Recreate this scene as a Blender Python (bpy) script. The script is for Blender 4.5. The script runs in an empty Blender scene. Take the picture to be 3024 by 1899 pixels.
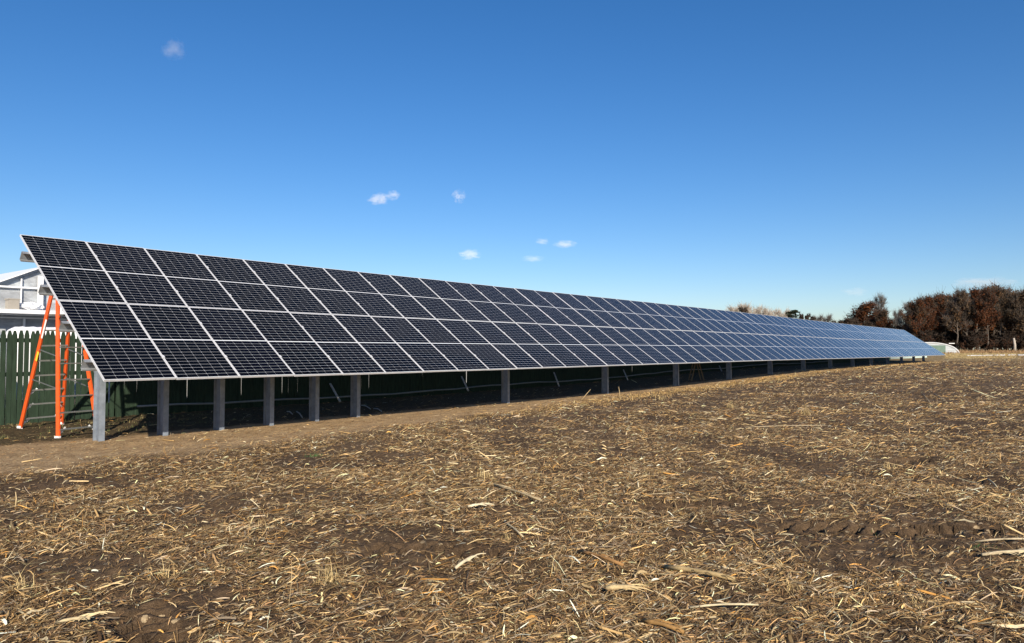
import bpy, math, random
import numpy as np
from mathutils import Vector, Matrix

# ------------------------------------------------------------ camera, sky, sun
S = bpy.context.scene
HC = 1.605                      # camera height above the soil beside the array
PITCH = 0.038
FPX = 2164.4                    # focal length in photo pixels (photo is 3024 wide)
cam_d = bpy.data.cameras.new("camera")
cam = bpy.data.objects.new("camera", cam_d)
S.collection.objects.link(cam)
cam.location = (0, 0, HC)
cam.rotation_euler = (math.pi / 2 + PITCH, 0, 0)
cam_d.sensor_width = 36.0
cam_d.lens = 36.0 * FPX / 3024.0
cam_d.clip_start = 0.05
cam_d.clip_end = 20000
S.camera = cam

SUN_EL = math.radians(24.9)
SUN_AZ = math.radians(101.2)    # direction the light travels, from +X
world = bpy.data.worlds.new("World")
S.world = world
world.use_nodes = True
wn = world.node_tree
sky = wn.nodes.new('ShaderNodeTexSky')
sky.sky_type = 'NISHITA'
sky.sun_disc = False
sky.sun_elevation = SUN_EL
sky.sun_rotation = math.atan2(-math.cos(SUN_AZ), -math.sin(SUN_AZ))
sky.altitude = 0
sky.air_density = 1.0
sky.dust_density = 0.35
sky.ozone_density = 3.4
hsv = wn.nodes.new('ShaderNodeHueSaturation')
hsv.inputs['Saturation'].default_value = 1.27
hsv.inputs['Value'].default_value = 1.0
wn.links.new(sky.outputs[0], hsv.inputs['Color'])
tint = wn.nodes.new('ShaderNodeMix'); tint.data_type = 'RGBA'; tint.blend_type = 'MULTIPLY'
tint.inputs[0].default_value = 1.0; tint.inputs[7].default_value = (.98, .975, 1.10, 1)
wn.links.new(hsv.outputs[0], tint.inputs[6])
wn.links.new(tint.outputs[2], wn.nodes['Background'].inputs[0])
wn.nodes['Background'].inputs[1].default_value = 0.086
sun_d = bpy.data.lights.new("sun", 'SUN')
sun = bpy.data.objects.new("sun", sun_d)
S.collection.objects.link(sun)
sun_d.energy = 5.0
sun_d.angle = math.radians(0.5)
sun_d.color = (1.0, 0.89, 0.74)
tr = Vector((math.cos(SUN_AZ) * math.cos(SUN_EL), math.sin(SUN_AZ) * math.cos(SUN_EL), -math.sin(SUN_EL)))
sun.rotation_euler = tr.to_track_quat('-Z', 'Y').to_euler()
S.view_settings.view_transform = 'Standard'
S.view_settings.look = 'None'
S.view_settings.exposure = 0.4
S.view_settings.gamma = 1.0

random.seed(7)
RNG = np.random.default_rng(7)

# ------------------------------------------------------------ array geometry
YAW, TILT, SLOPE = 0.8997, 0.6111, 4.5363
C0 = np.array([-6.2419, 11.2304, HC - 0.4664])       # lower left corner of the table
DV = np.array([math.cos(YAW), math.sin(YAW), 0.0])   # along the array
NV = np.array([-math.sin(YAW), math.cos(YAW), 0.0])  # away from its front
UP = np.array([0.0, 0.0, 1.0])
UV_ = NV * math.cos(TILT) + UP * math.sin(TILT)      # up the slope
WV = np.cross(DV, UV_)                               # out of the glass
PW = 1.14
NCOL = 71

def P(a, n, z=0.0):
    """point a metres along the array, n metres behind its lower edge, z above datum"""
    q = C0 + DV * a + NV * n
    return np.array([q[0], q[1], z])

def sst(x, lo, hi):
    t = np.clip((x - lo) / (hi - lo), 0, 1)
    return t * t * (3 - 2 * t)

def an(x, y):
    dx, dy = x - C0[0], y - C0[1]
    return dx * DV[0] + dy * DV[1], dx * NV[0] + dy * NV[1]

# value noise in numpy
_perm = RNG.random(65536)
def vnoise(x, y, seed=0):
    x = np.asarray(x, float); y = np.asarray(y, float)
    xi = np.floor(x).astype(np.int64); yi = np.floor(y).astype(np.int64)
    fx = x - xi; fy = y - yi
    fx = fx * fx * (3 - 2 * fx); fy = fy * fy * (3 - 2 * fy)
    def h(i, j):
        return _perm[((i * 73856093) ^ (j * 19349663) ^ (seed * 83492791)) & 65535]
    return (h(xi, yi) * (1 - fx) + h(xi + 1, yi) * fx) * (1 - fy) + (h(xi, yi + 1) * (1 - fx) + h(xi + 1, yi + 1) * fx) * fy
def fbm(x, y, sc, oct=4, seed=0):
    v = 0; amp = 1; tot = 0
    for k in range(oct):
        v = v + amp * vnoise(x / sc * 2 ** k, y / sc * 2 ** k, seed + k); tot += amp; amp *= 0.5
    return v / tot - 0.5

def base_z(a, n):
    return 0.36 * sst(a, 12, 48) + 0.75 * sst(a, 85, 230) + 0.03 * sst(n, 3, 6)

def strip_edge(a):
    return -.90 + 1.50 * sst(a, -1, 22)

def masks(x, y):
    a, n = an(x, y)
    w = fbm(x, y, 1.1, 3, 11)
    e = strip_edge(a) + w * 1.1
    bare = sst(n, e - .5, e + .6)                   # raked bare soil beside and under the table
    grass = sst(n + w * .9, 1.95, 2.6)   # turf by the fence, plus shade under the table put into the colour
    far = sst(n, 7, 9)
    return bare, np.maximum(grass, far), a, n

# tyre prints pressed in the soil: (px, py, length, width, heading in degrees)
def at(px, py, z=0.0):
    u = (px - 1512) / FPX; v = -(py - 949.5) / FPX
    c, s = math.cos(PITCH), math.sin(PITCH)
    r = np.array([u, c - v * s, s + v * c])
    t = (z - HC) / r[2]
    q = np.array([0, 0, HC]) + r * t
    return q
PRINTS = [(at(2050, 1492), 1.3, .34, 12), (at(450, 1865), 1.1, .36, 128), (at(2960, 1575), 1.5, .4, -12),
          (at(2560, 1570), 1.6, .4, 168), (at(1280, 1625), 1.2, .35, 170), (at(2700, 1365), 1.1, .5, 20)]

def ground_z(x, y):
    bare, grass, a, n = masks(x, y)
    r = np.hypot(x, y)
    z = base_z(a, n)
    near = 1 - sst(r, 60, 160)
    fld = 1 - bare
    z = z + near * (fbm(x, y, 3.5, 3, 3) * .10 * (0.35 + .65 * fld))
    z = z + near * fld * (fbm(x, y, .5, 3, 21) * .06)
    nn = fbm(x, y, .11, 2, 31)
    z = z + (1 - sst(r, 12, 30)) * (np.maximum(nn, -.1) * (.060 * fld + .020))
    z = z + grass * (1 - sst(r, 25, 40)) * fbm(x, y, .16, 3, 41) * .07
    for c, ln, wd, hd in PRINTS:
        t = math.radians(hd)
        lx = (x - c[0]) * math.cos(t) + (y - c[1]) * math.sin(t)
        ly = -(x - c[0]) * math.sin(t) + (y - c[1]) * math.cos(t)
        m = (1 - sst(np.abs(lx), ln / 2 - .1, ln / 2)) * (1 - sst(np.abs(ly), wd / 2 - .05, wd / 2))
        lug = sst(np.sin((lx + np.abs(ly) * .6) * 2 * math.pi / .15), -.1, .35)
        z = z - m * (.085 - .08 * lug)
    return z
Z0 = float(np.mean(ground_z(np.array([C0[0], C0[0] + 2, C0[0] + 4]), np.array([C0[1] + 1, C0[1] + 3, C0[1] + 5]))))

# ------------------------------------------------------------ helpers
COL = S.collection
def link(o, parent=None):
    COL.objects.link(o)
    if parent is not None: o.parent = parent
    return o
def tag(o, label=None, cat=None, group=None, kind=None):
    if label: o['label'] = label
    if cat: o['category'] = cat
    if group: o['group'] = group
    if kind: o['kind'] = kind
    return o
def empty(name, loc, rz=0.0):
    o = bpy.data.objects.new(name, None)
    o.empty_display_size = .2
    o.location = tuple(float(v) for v in loc); o.rotation_euler = (0, 0, rz)
    return link(o)
class MB:
    def __init__(s): s.v = []; s.f = []; s.m = []
    def add(s, vs, fs, mi=0):
        b = len(s.v); s.v += [tuple(float(c) for c in v) for v in vs]
        s.f += [tuple(b + i for i in f) for f in fs]; s.m += [mi] * len(fs)
    def box(s, o, ax, ay, az, mi=0):
        o, ax, ay, az = (np.array(q, float) for q in (o, ax, ay, az))
        vs = [o, o + ax, o + ax + ay, o + ay, o + az, o + ax + az, o + ax + ay + az, o + ay + az]
        s.add(vs, [(0, 3, 2, 1), (4, 5, 6, 7), (0, 1, 5, 4), (1, 2, 6, 5), (2, 3, 7, 6), (3, 0, 4, 7)], mi)
    def bar(s, p, q, w, h, side=None, mi=0):
        """rectangular bar from p to q, w wide along side, h thick"""
        p = np.array(p, float); q = np.array(q, float); t = q - p; t /= np.linalg.norm(t)
        sd = np.array(side if side is not None else np.cross(t, UP), float)
        sd = sd - t * (sd @ t); sd /= np.linalg.norm(sd); th = np.cross(t, sd)
        s.box(p - sd * w / 2 - th * h / 2, sd * w, th * h, q - p, mi)
    def tube(s, pts, rad, k=6, mi=0, cap=True):
        pts = [np.array(p, float) for p in pts]; rs = rad if hasattr(rad, '__len__') else [rad] * len(pts)
        rings = []; ref = np.array([.31, .17, .93])
        for i, p in enumerate(pts):
            t = pts[min(i + 1, len(pts) - 1)] - pts[max(i - 1, 0)]; t = t / (np.linalg.norm(t) + 1e-9)
            u = np.cross(t, ref); u /= np.linalg.norm(u) + 1e-9; w = np.cross(t, u)
            rings.append([p + (u * math.cos(2 * math.pi * j / k) + w * math.sin(2 * math.pi * j / k)) * rs[i] for j in range(k)])
        vs = [v for r in rings for v in r]; fs = []
        for i in range(len(pts) - 1):
            for j in range(k):
                fs.append((i * k + j, i * k + (j + 1) % k, (i + 1) * k + (j + 1) % k, (i + 1) * k + j))
        if cap: fs += [tuple(range(k))[::-1], tuple((len(pts) - 1) * k + j for j in range(k))]
        s.add(vs, fs, mi)
    def mesh(s, name, mats, smooth=False):
        me = bpy.data.meshes.new(name); me.from_pydata(s.v, [], s.f)
        for m in (mats if isinstance(mats, (list, tuple)) else [mats]): me.materials.append(m)
        if len(set(s.m)) > 1: me.polygons.foreach_set('material_index', s.m)
        if smooth: me.polygons.foreach_set('use_smooth', [True] * len(me.polygons))
        me.update(); return me
    def build(s, name, mats, parent=None, smooth=False, origin=None):
        if origin is not None:
            o_ = np.array(origin, float); s.v = [tuple(np.array(v) - o_) for v in s.v]
        ob = bpy.data.objects.new(name, s.mesh(name, mats, smooth))
        if origin is not None: ob.location = tuple(float(c) for c in origin)
        return link(ob, parent)

def np_mesh(name, verts, quads, mats, colors=None, smooth=False, tris=None):
    me = bpy.data.meshes.new(name)
    nv = len(verts); nq = len(quads)
    me.vertices.add(nv); me.vertices.foreach_set('co', np.ascontiguousarray(verts, dtype=np.float32).ravel())
    loops = np.ascontiguousarray(quads, dtype=np.int32).ravel(); k = quads.shape[1]
    me.loops.add(len(loops)); me.loops.foreach_set('vertex_index', loops)
    me.polygons.add(nq); me.polygons.foreach_set('loop_start', np.arange(0, nq * k, k, dtype=np.int32))
    me.polygons.foreach_set('loop_total', np.full(nq, k, dtype=np.int32))
    if smooth: me.polygons.foreach_set('use_smooth', np.ones(nq, dtype=bool))
    for m in (mats if isinstance(mats, (list, tuple)) else [mats]): me.materials.append(m)
    if colors is not None:
        ca = me.color_attributes.new('Col', 'FLOAT_COLOR', 'POINT')
        cc = np.ones((nv, 4), np.float32); cc[:, :3] = colors
        ca.data.foreach_set('color', cc.ravel())
    me.update(calc_edges=True)
    return me

# ------------------------------------------------------------ materials
def new_mat(name):
    m = bpy.data.materials.new(name); m.use_nodes = True
    nt = m.node_tree; b = nt.nodes['Principled BSDF']
    return m, nt, b
def N(nt, t, **kw):
    n = nt.nodes.new(t)
    for k, v in kw.items(): setattr(n, k, v)
    return n
def math_(nt, op, a, b=None, c=None):
    n = nt.nodes.new('ShaderNodeMath'); n.operation = op
    for i, v in enumerate((a, b, c)):
        if v is None: continue
        if isinstance(v, (int, float)): n.inputs[i].default_value = v
        else: nt.links.new(v, n.inputs[i])
    return n.outputs[0]
def mix_(nt, fac, a, b, mode='MIX'):
    n = nt.nodes.new('ShaderNodeMix'); n.data_type = 'RGBA'; n.blend_type = mode
    for sock, v in ((n.inputs[0], fac), (n.inputs[6], a), (n.inputs[7], b)):
        if isinstance(v, (int, float)): sock.default_value = v
        elif isinstance(v, tuple): sock.default_value = (*v, 1) if len(v) == 3 else v
        else: nt.links.new(v, sock)
    return n.outputs[2]
def noise_(nt, scale, detail=4, rough=.6, vec=None, dim='3D'):
    n = nt.nodes.new('ShaderNodeTexNoise'); n.inputs['Scale'].default_value = scale
    n.inputs['Detail'].default_value = detail; n.inputs['Roughness'].default_value = rough
    if vec is not None: nt.links.new(vec, n.inputs['Vector'])
    return n.outputs[0]
def ramp_(nt, fac, stops):
    n = nt.nodes.new('ShaderNodeValToRGB'); cr = n.color_ramp
    while len(cr.elements) > 1: cr.elements.remove(cr.elements[-1])
    cr.elements[0].position = stops[0][0]; cr.elements[0].color = (*stops[0][1], 1)
    for p_, c_ in stops[1:]:
        e = cr.elements.new(p_); e.color = (*c_, 1)
    nt.links.new(fac, n.inputs[0]); return n.outputs[0]
def bump_(nt, h, strength=.3, dist=.02):
    n = nt.nodes.new('ShaderNodeBump'); n.inputs['Strength'].default_value = strength; n.inputs['Distance'].default_value = dist
    nt.links.new(h, n.inputs['Height']); return n.outputs[0]
def objco(nt):
    return nt.nodes.new('ShaderNodeTexCoord').outputs['Object']

def simple(name, col, rough=.6, metal=0.0, var=.25, scale=6, bump=0.0, spec=None, col2=None, stretch=None):
    m, nt, b = new_mat(name)
    v = objco(nt)
    if stretch:
        mp = N(nt, 'ShaderNodeMapping'); mp.inputs['Scale'].default_value = stretch
        nt.links.new(v, mp.inputs[0]); v = mp.outputs[0]
    n1 = noise_(nt, scale, 5, .65, v)
    c2 = col2 if col2 else tuple(c * (1 - var) for c in col)
    c1 = tuple(min(1, c * (1 + var * .6)) for c in col)
    nt.links.new(ramp_(nt, n1, [(.3, c2), (.7, c1)]), b.inputs['Base Color'])
    b.inputs['Roughness'].default_value = rough; b.inputs['Metallic'].default_value = metal
    if spec is not None: b.inputs['Specular IOR Level'].default_value = spec
    if bump: nt.links.new(bump_(nt, n1, bump, .01), b.inputs['Normal'])
    return m

def soil_material():
    m, nt, b = new_mat('field_soil')
    geo = N(nt, 'ShaderNodeNewGeometry'); pos = geo.outputs['Position']
    at_ = N(nt, 'ShaderNodeVertexColor'); at_.layer_name = 'Col'
    sp = N(nt, 'ShaderNodeSeparateColor'); nt.links.new(at_.outputs[0], sp.inputs[0])
    bare, grass, far = sp.outputs[0], sp.outputs[1], sp.outputs[2]
    n_big = noise_(nt, .45, 4, .6, pos); n_mid = noise_(nt, 3.2, 5, .7, pos)
    n_fine = noise_(nt, 26, 5, .75, pos); n_grit = noise_(nt, 120, 3, .7, pos)
    dirt = ramp_(nt, n_fine, [(.25, (.032, .020, .011)), (.5, (.110, .072, .042)), (.75, (.25, .17, .10))])
    dirt = mix_(nt, n_mid, dirt, ramp_(nt, n_grit, [(.3, (.045, .028, .016)), (.7, (.22, .15, .088))]))
    patch = ramp_(nt, n_big, [(.38, (.68, .66, .64)), (.62, (1.12, 1.10, 1.05))])
    dirt = mix_(nt, 1.0, dirt, patch, 'MULTIPLY')
    # crumbled straw left in the soil, too small to model far out
    mp = N(nt, 'ShaderNodeMapping'); mp.inputs['Scale'].default_value = (1.0, 1.0, 1.0); nt.links.new(pos, mp.inputs[0])
    vor = N(nt, 'ShaderNodeTexVoronoi'); vor.inputs['Scale'].default_value = 9.0; vor.inputs['Randomness'].default_value = 1.0
    nt.links.new(mp.outputs[0], vor.inputs['Vector'])
    chips = math_(nt, 'LESS_THAN', vor.outputs['Distance'], .22)
    chips = math_(nt, 'MULTIPLY', chips, math_(nt, 'GREATER_THAN', n_mid, .52))
    chipcol = ramp_(nt, n_grit, [(.3, (.27, .18, .09)), (.7, (.62, .49, .30))])
    dirt = mix_(nt, math_(nt, 'MULTIPLY', chips, math_(nt, 'SUBTRACT', 1.0, bare)), dirt, chipcol)
    tan = ramp_(nt, n_fine, [(.25, (.25, .16, .080)), (.5, (.47, .325, .175)), (.75, (.70, .54, .33))])
    tan = mix_(nt, 1.0, tan, ramp_(nt, n_mid, [(.32, (.60, .57, .54)), (.66, (1.12, 1.10, 1.06))]), 'MULTIPLY')
    turf_shade = ramp_(nt, n_fine, [(.3, (.022, .020, .010)), (.5, (.075, .056, .028)), (.7, (.19, .135, .07))])  # brown grassy ground; its dark tone also paints the shade under the array
    straw = ramp_(nt, n_mid, [(.38, (.15, .105, .045)), (.52, (.30, .21, .095)), (.66, (.50, .37, .18))])
    c = mix_(nt, bare, dirt, tan); c = mix_(nt, grass, c, turf_shade); c = mix_(nt, far, c, straw)
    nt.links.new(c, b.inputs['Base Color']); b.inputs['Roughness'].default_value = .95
    b.inputs['Specular IOR Level'].default_value = .15
    h = math_(nt, 'ADD', math_(nt, 'MULTIPLY', n_fine, 1.0), math_(nt, 'MULTIPLY', n_grit, .35))
    nt.links.new(bump_(nt, h, .9, .03), b.inputs['Normal'])
    return m

def vcol_mat(name, rough=.85, trans=0.0, var=.25, spec=.25):
    m, nt, b = new_mat(name)
    at_ = N(nt, 'ShaderNodeVertexColor'); at_.layer_name = 'Col'
    n1 = noise_(nt, 60, 3, .6, N(nt, 'ShaderNodeNewGeometry').outputs['Position'])
    g = ramp_(nt, n1, [(.3, (1 - var,) * 3), (.7, (1 + var * .4,) * 3)])
    nt.links.new(mix_(nt, 1.0, at_.outputs[0], g, 'MULTIPLY'), b.inputs['Base Color'])
    b.inputs['Roughness'].default_value = rough; b.inputs['Specular IOR Level'].default_value = spec
    return m

def cell_material():
    m, nt, b = new_mat('photovoltaic_glass')
    uv = N(nt, 'ShaderNodeUVMap').outputs[0]
    sp = N(nt, 'ShaderNodeSeparateXYZ'); nt.links.new(uv, sp.inputs[0])
    u, v = sp.outputs[0], sp.outputs[1]          # metres from the laminate centre
    cu, cv = .183, .0917
    vv = math_(nt, 'SUBTRACT', math_(nt, 'ABSOLUTE', v), .012)
    def dist(x, c):
        q = math_(nt, 'DIVIDE', x, c)
        fr = math_(nt, 'FRACT', math_(nt, 'ADD', q, 100.5))
        return math_(nt, 'MULTIPLY', math_(nt, 'ABSOLUTE', math_(nt, 'SUBTRACT', fr, .5)), c)
    du, dv = dist(u, cu), dist(vv, cv)
    l1 = math_(nt, 'LESS_THAN', du, .0013); l2 = math_(nt, 'LESS_THAN', dv, .0028)
    l3 = math_(nt, 'LESS_THAN', math_(nt, 'ADD', du, dv), .0125)
    l4 = math_(nt, 'LESS_THAN', vv, 0.0); l5 = math_(nt, 'GREATER_THAN', vv, cv * 12)
    l6 = math_(nt, 'GREATER_THAN', math_(nt, 'ABSOLUTE', u), cu * 3)
    ln = l1
    for q in (l2, l3, l5, l6): ln = math_(nt, 'MAXIMUM', ln, q)
    bus = math_(nt, 'LESS_THAN', math_(nt, 'ABSOLUTE', math_(nt, 'SUBTRACT', math_(nt, 'FRACT', math_(nt, 'DIVIDE', u, cu / 9)), .5)), .03)
    oi = N(nt, 'ShaderNodeObjectInfo')
    cells = mix_(nt, oi.outputs['Random'], (.0014, .0015, .0020), (.0020, .0022, .0042))
    cells = mix_(nt, math_(nt, 'MULTIPLY', bus, .04), cells, (.06, .065, .08))
    c = mix_(nt, ln, cells, (.36, .37, .39))
    c = mix_(nt, l4, c, (.70, .72, .74))
    nt.links.new(c, b.inputs['Base Color'])
    b.inputs['Roughness'].default_value = .06
    b.inputs['IOR'].default_value = 1.21
    return m

M = {}
M['soil'] = soil_material()
M['litter'] = vcol_mat('corn_litter', .8)
M['leaf'] = vcol_mat('tree_foliage', .9, var=.35, spec=.1)
M['cell'] = cell_material()
M['alu'] = simple('anodised_aluminium', (.67, .68, .70), .45, .1, .10, 20)
M['galv'] = simple('galvanised_steel', (.28, .295, .31), .5, .3, .28, 9, .05)
M['post'] = simple('galvanised_post', (.225, .262, .31), .55, .2, .30, 7, .05)
M['orange'] = simple('orange_fibreglass', (.80, .115, .022), .42, 0, .14, 14)
M['ladder_alu'] = simple('ladder_aluminium', (.27, .28, .27), .4, .5, .15, 12)
M['white'] = simple('white_plastic', (.82, .83, .82), .45, 0, .06, 5)
M['yellow'] = simple('yellow_label', (.85, .60, .05), .5, 0, .05, 5)
M['oldyellow'] = simple('weathered_yellow_wood', (.17, .115, .055), .7, 0, .2, 8)
M['green'] = simple('green_painted_wood', (.024, .044, .026), .8, 0, .45, 3.0, .15, .25, stretch=(6, 6, .8))
M['greenrail'] = simple('green_painted_rail', (.018, .032, .020), .85, 0, .2, 6, 0, .2)
M['tarp'] = simple('white_tarpaulin', (.88, .89, .90), .6, 0, .05, 2.5, .25)
M['crate'] = simple('grey_pallet_wood', (.16, .15, .135), .8, 0, .3, 8)
M['frame'] = simple('greenhouse_white_metal', (.80, .81, .82), .45, .0, .08, 6)
M['roofpoly'] = simple('greenhouse_roof_sheet', (.86, .88, .90), .4, 0, .05, 3)
M['conduit'] = simple('grey_conduit', (.22, .235, .23), .6, 0, .15, 6)
M['wood'] = simple('weathered_wood', (.45, .42, .36), .8, 0, .3, 12, .1)
M['bark'] = simple('tree_bark', (.115, .095, .078), .9, 0, .4, 2.5, .2, .1)
M['palebark'] = simple('pale_bark', (.42, .37, .31), .9, 0, .3, 2.5, .2, .1)
M['card'] = simple('brown_cardboard', (.36, .33, .28), .8, 0, .12, 6)
M['black'] = simple('black_rubber', (.015, .015, .016), .6, 0, .1, 6)
M['meshgreen'] = simple('green_shade_mesh', (.16, .24, .19), .8, 0, .2, 1.2)
M['palefilm'] = simple('pale_green_film', (.42, .52, .46), .5, 0, .15, 1.0)
M['hoopfilm'] = simple('white_hoop_film', (.50, .53, .53), .45, 0, .22, .6)

# mottled translucent sheet of the greenhouse gable
def glaze_material():
    m, nt, b = new_mat('milky_glazing')
    mp = N(nt, 'ShaderNodeMapping'); mp.inputs['Scale'].default_value = (1.0, 1.0, 2.0); mp.inputs['Rotation'].default_value = (.5, .4, 0)
    nt.links.new(objco(nt), mp.inputs[0])
    n1 = noise_(nt, 1.4, 6, .62, mp.outputs[0]); n2 = noise_(nt, 9, 4, .6, mp.outputs[0])
    c = ramp_(nt, n1, [(.30, (.25, .265, .28)), (.5, (.34, .36, .38)), (.70, (.52, .57, .60))])
    c = mix_(nt, 1.0, c, ramp_(nt, n2, [(.3, (.85, .85, .85)), (.7, (1.1, 1.1, 1.1))]), 'MULTIPLY')
    nt.links.new(c, b.inputs['Base Color']); b.inputs['Roughness'].default_value = .35
    return m
M['glaze'] = glaze_material()

# ------------------------------------------------------------ ground sheet (polar grid round the camera foot)
def build_ground():
    ang_f = np.linspace(-52, 52, 640)
    ang_b = np.linspace(52, 308, 60)[1:-1]
    ang = np.radians(90 - np.concatenate([ang_f, ang_b]))
    rad = [1.2]
    while rad[-1] < 70: rad.append(rad[-1] * (1.0052 if rad[-1] > 3 else 1.03))
    while rad[-1] < 6000: rad.append(rad[-1] * 1.05)
    rad = np.array(rad)
    A, R = np.meshgrid(ang, rad); X = R * np.cos(A); Y = R * np.sin(A)
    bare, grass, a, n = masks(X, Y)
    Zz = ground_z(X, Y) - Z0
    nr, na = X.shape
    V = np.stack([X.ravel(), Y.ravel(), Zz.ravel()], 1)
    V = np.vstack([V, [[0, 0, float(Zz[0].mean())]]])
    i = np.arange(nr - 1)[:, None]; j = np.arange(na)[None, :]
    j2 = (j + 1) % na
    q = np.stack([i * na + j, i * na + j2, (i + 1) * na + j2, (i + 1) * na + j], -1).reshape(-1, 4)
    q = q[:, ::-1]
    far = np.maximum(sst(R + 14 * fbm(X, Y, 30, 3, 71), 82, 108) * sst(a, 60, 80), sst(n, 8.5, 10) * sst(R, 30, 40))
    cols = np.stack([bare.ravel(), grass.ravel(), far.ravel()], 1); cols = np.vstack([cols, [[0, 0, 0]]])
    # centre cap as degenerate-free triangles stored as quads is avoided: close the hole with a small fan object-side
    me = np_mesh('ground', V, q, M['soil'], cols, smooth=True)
    import bmesh
    bm = bmesh.new(); bm.from_mesh(me); bm.verts.ensure_lookup_table()
    cv = bm.verts[len(V) - 1]
    for k in range(na):
        bm.faces.new((cv, bm.verts[(k + 1) % na], bm.verts[k])).smooth = True
    bm.normal_update(); bm.to_mesh(me); bm.free()
    o = link(bpy.data.objects.new('ground', me)); tag(o, kind='structure')
build_ground()
def gz(x, y): return float(ground_z(np.array([x]), np.array([y]))[0] - Z0)
def on_ground(q, dz=0.0): return np.array([q[0], q[1], gz(q[0], q[1]) + dz])
def pix(px, py):
    q = at(px, py, 0.0)
    for _ in range(6): q = at(px, py, gz(q[0], q[1]))
    return q

# ------------------------------------------------------------ solar array
def zoff(a): return -.03 * sst(np.array(a), 0, 6) - .07 * sst(np.array(a), 25, 60)
def T(a, s, w=0.0):
    """point on the table: a along, s up the slope, w out of the glass"""
    return C0 + DV * a + UV_ * s + WV * w + UP * float(zoff(a))

arr = empty('solar_array', P(0.7, 1.86, 0))
tag(arr, 'long tilted rack of black solar panels on steel posts across the field', 'solar array')
ARR_O = np.array(arr.location)
LW, LL = 1.122, 2.254           # one framed module
def laminate_mesh():
    me = bpy.data.meshes.new('solar_panel')
    w, l, t = LW / 2 - .008, LL / 2 - .008, .005
    vs = [(-w, -l, 0), (w, -l, 0), (w, l, 0), (-w, l, 0), (-w, -l, -t), (w, -l, -t), (w, l, -t), (-w, l, -t)]
    fs = [(0, 1, 2, 3), (7, 6, 5, 4), (0, 4, 5, 1), (1, 5, 6, 2), (2, 6, 7, 3), (3, 7, 4, 0)]
    me.from_pydata(vs, [], fs); me.materials.append(M['cell']); me.materials.append(M['white'])
    uvl = me.uv_layers.new(name='UVMap')
    for p in me.polygons:
        for li in p.loop_indices:
            v = vs[me.loops[li].vertex_index]; uvl.data[li].uv = (v[0], v[1])
    for i, p in enumerate(me.polygons):
        if i: p.material_index = 1
    me.update(); return me
def frame_box(b, ox=0.0, oy=0.0):
    w, l, lip, top, bot = LW / 2, LL / 2, .0125, .0035, -.034
    h = top - bot
    b.box((ox - w, oy - l, bot), (lip, 0, 0), (0, 2 * l, 0), (0, 0, h), 0)
    b.box((ox + w - lip, oy - l, bot), (lip, 0, 0), (0, 2 * l, 0), (0, 0, h), 0)
    b.box((ox - w + lip, oy - l, bot), (2 * w - 2 * lip, 0, 0), (0, lip, 0), (0, 0, h), 0)
    b.box((ox - w + lip, oy + l - lip, bot), (2 * w - 2 * lip, 0, 0), (0, lip, 0), (0, 0, h), 0)
lam = laminate_mesh(); fb = MB(); frame_box(fb); frame_me = fb.mesh('frame', M['alu'])
R3 = Matrix(((DV[0], UV_[0], WV[0]), (DV[1], UV_[1], WV[1]), (DV[2], UV_[2], WV[2])))
def panel_matrix(i, row, rj):
    s = LL / 2 + (0.0 if row == 0 else LL + .024)
    c = T((i + .5) * PW, s, rj.uniform(-.003, .003)) - ARR_O
    jit = Matrix.Rotation(rj.uniform(-.0022, .0022), 3, 'X') @ Matrix.Rotation(rj.uniform(-.002, .002), 3, 'Y')
    return Matrix.Translation(Vector(c)) @ (R3 @ jit).to_4x4()
rj = random.Random(3)
NEAR = 50
stuff = []
for i in range(NCOL):
    for row in (0, 1):
        mt = panel_matrix(i, row, rj)
        if i < NEAR:
            o = bpy.data.objects.new('solar_panel', lam); link(o, arr); o.matrix_local = mt
            fo = bpy.data.objects.new('frame', frame_me); link(fo, o)
        else: stuff.append(mt)
# the far end of the table as one part
me = bpy.data.meshes.new('solar_panel'); vs = []; fs = []; mi = []; uvs = []
for mt in stuff:
    b = len(vs); vs += [tuple(mt @ v.co) for v in lam.vertices]
    for k, p in enumerate(lam.polygons):
        fs.append(tuple(b + q for q in p.vertices)); mi.append(0 if k == 0 else 1)
        uvs += [tuple(lam.uv_layers[0].data[li].uv) for li in p.loop_indices]
    b = len(vs); vs += [tuple(mt @ v.co) for v in frame_me.vertices]
    for p in frame_me.polygons:
        fs.append(tuple(b + q for q in p.vertices)); mi.append(2); uvs += [(0, 0)] * len(p.vertices)
me.from_pydata(vs, [], fs)
for q in ('cell', 'white', 'alu'): me.materials.append(M[q])
me.polygons.foreach_set('material_index', mi)
ul = me.uv_layers.new(name='UVMap'); ul.data.foreach_set('uv', np.array(uvs, np.float32).ravel())
me.update()
so = link(bpy.data.objects.new('solar_panel', me), arr); tag(so, kind='stuff')

# mid clamps on the nearer joints
cb = MB(); cb.box((-.022, -.03, .0), (.044, 0, 0), (0, .06, 0), (0, 0, .014)); cb_me = cb.mesh('clamp', M['alu'])
PUR = [.13, .37, .62, .87]
for i in range(1, 15):
    for s in PUR:
        o = link(bpy.data.objects.new('clamp', cb_me), arr)
        o.matrix_local = Matrix.Translation(Vector(T(i * PW, s * SLOPE, .0038) - ARR_O)) @ R3.to_4x4()

def local(b): b.v = [tuple(np.array(v) - ARR_O) for v in b.v]
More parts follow.
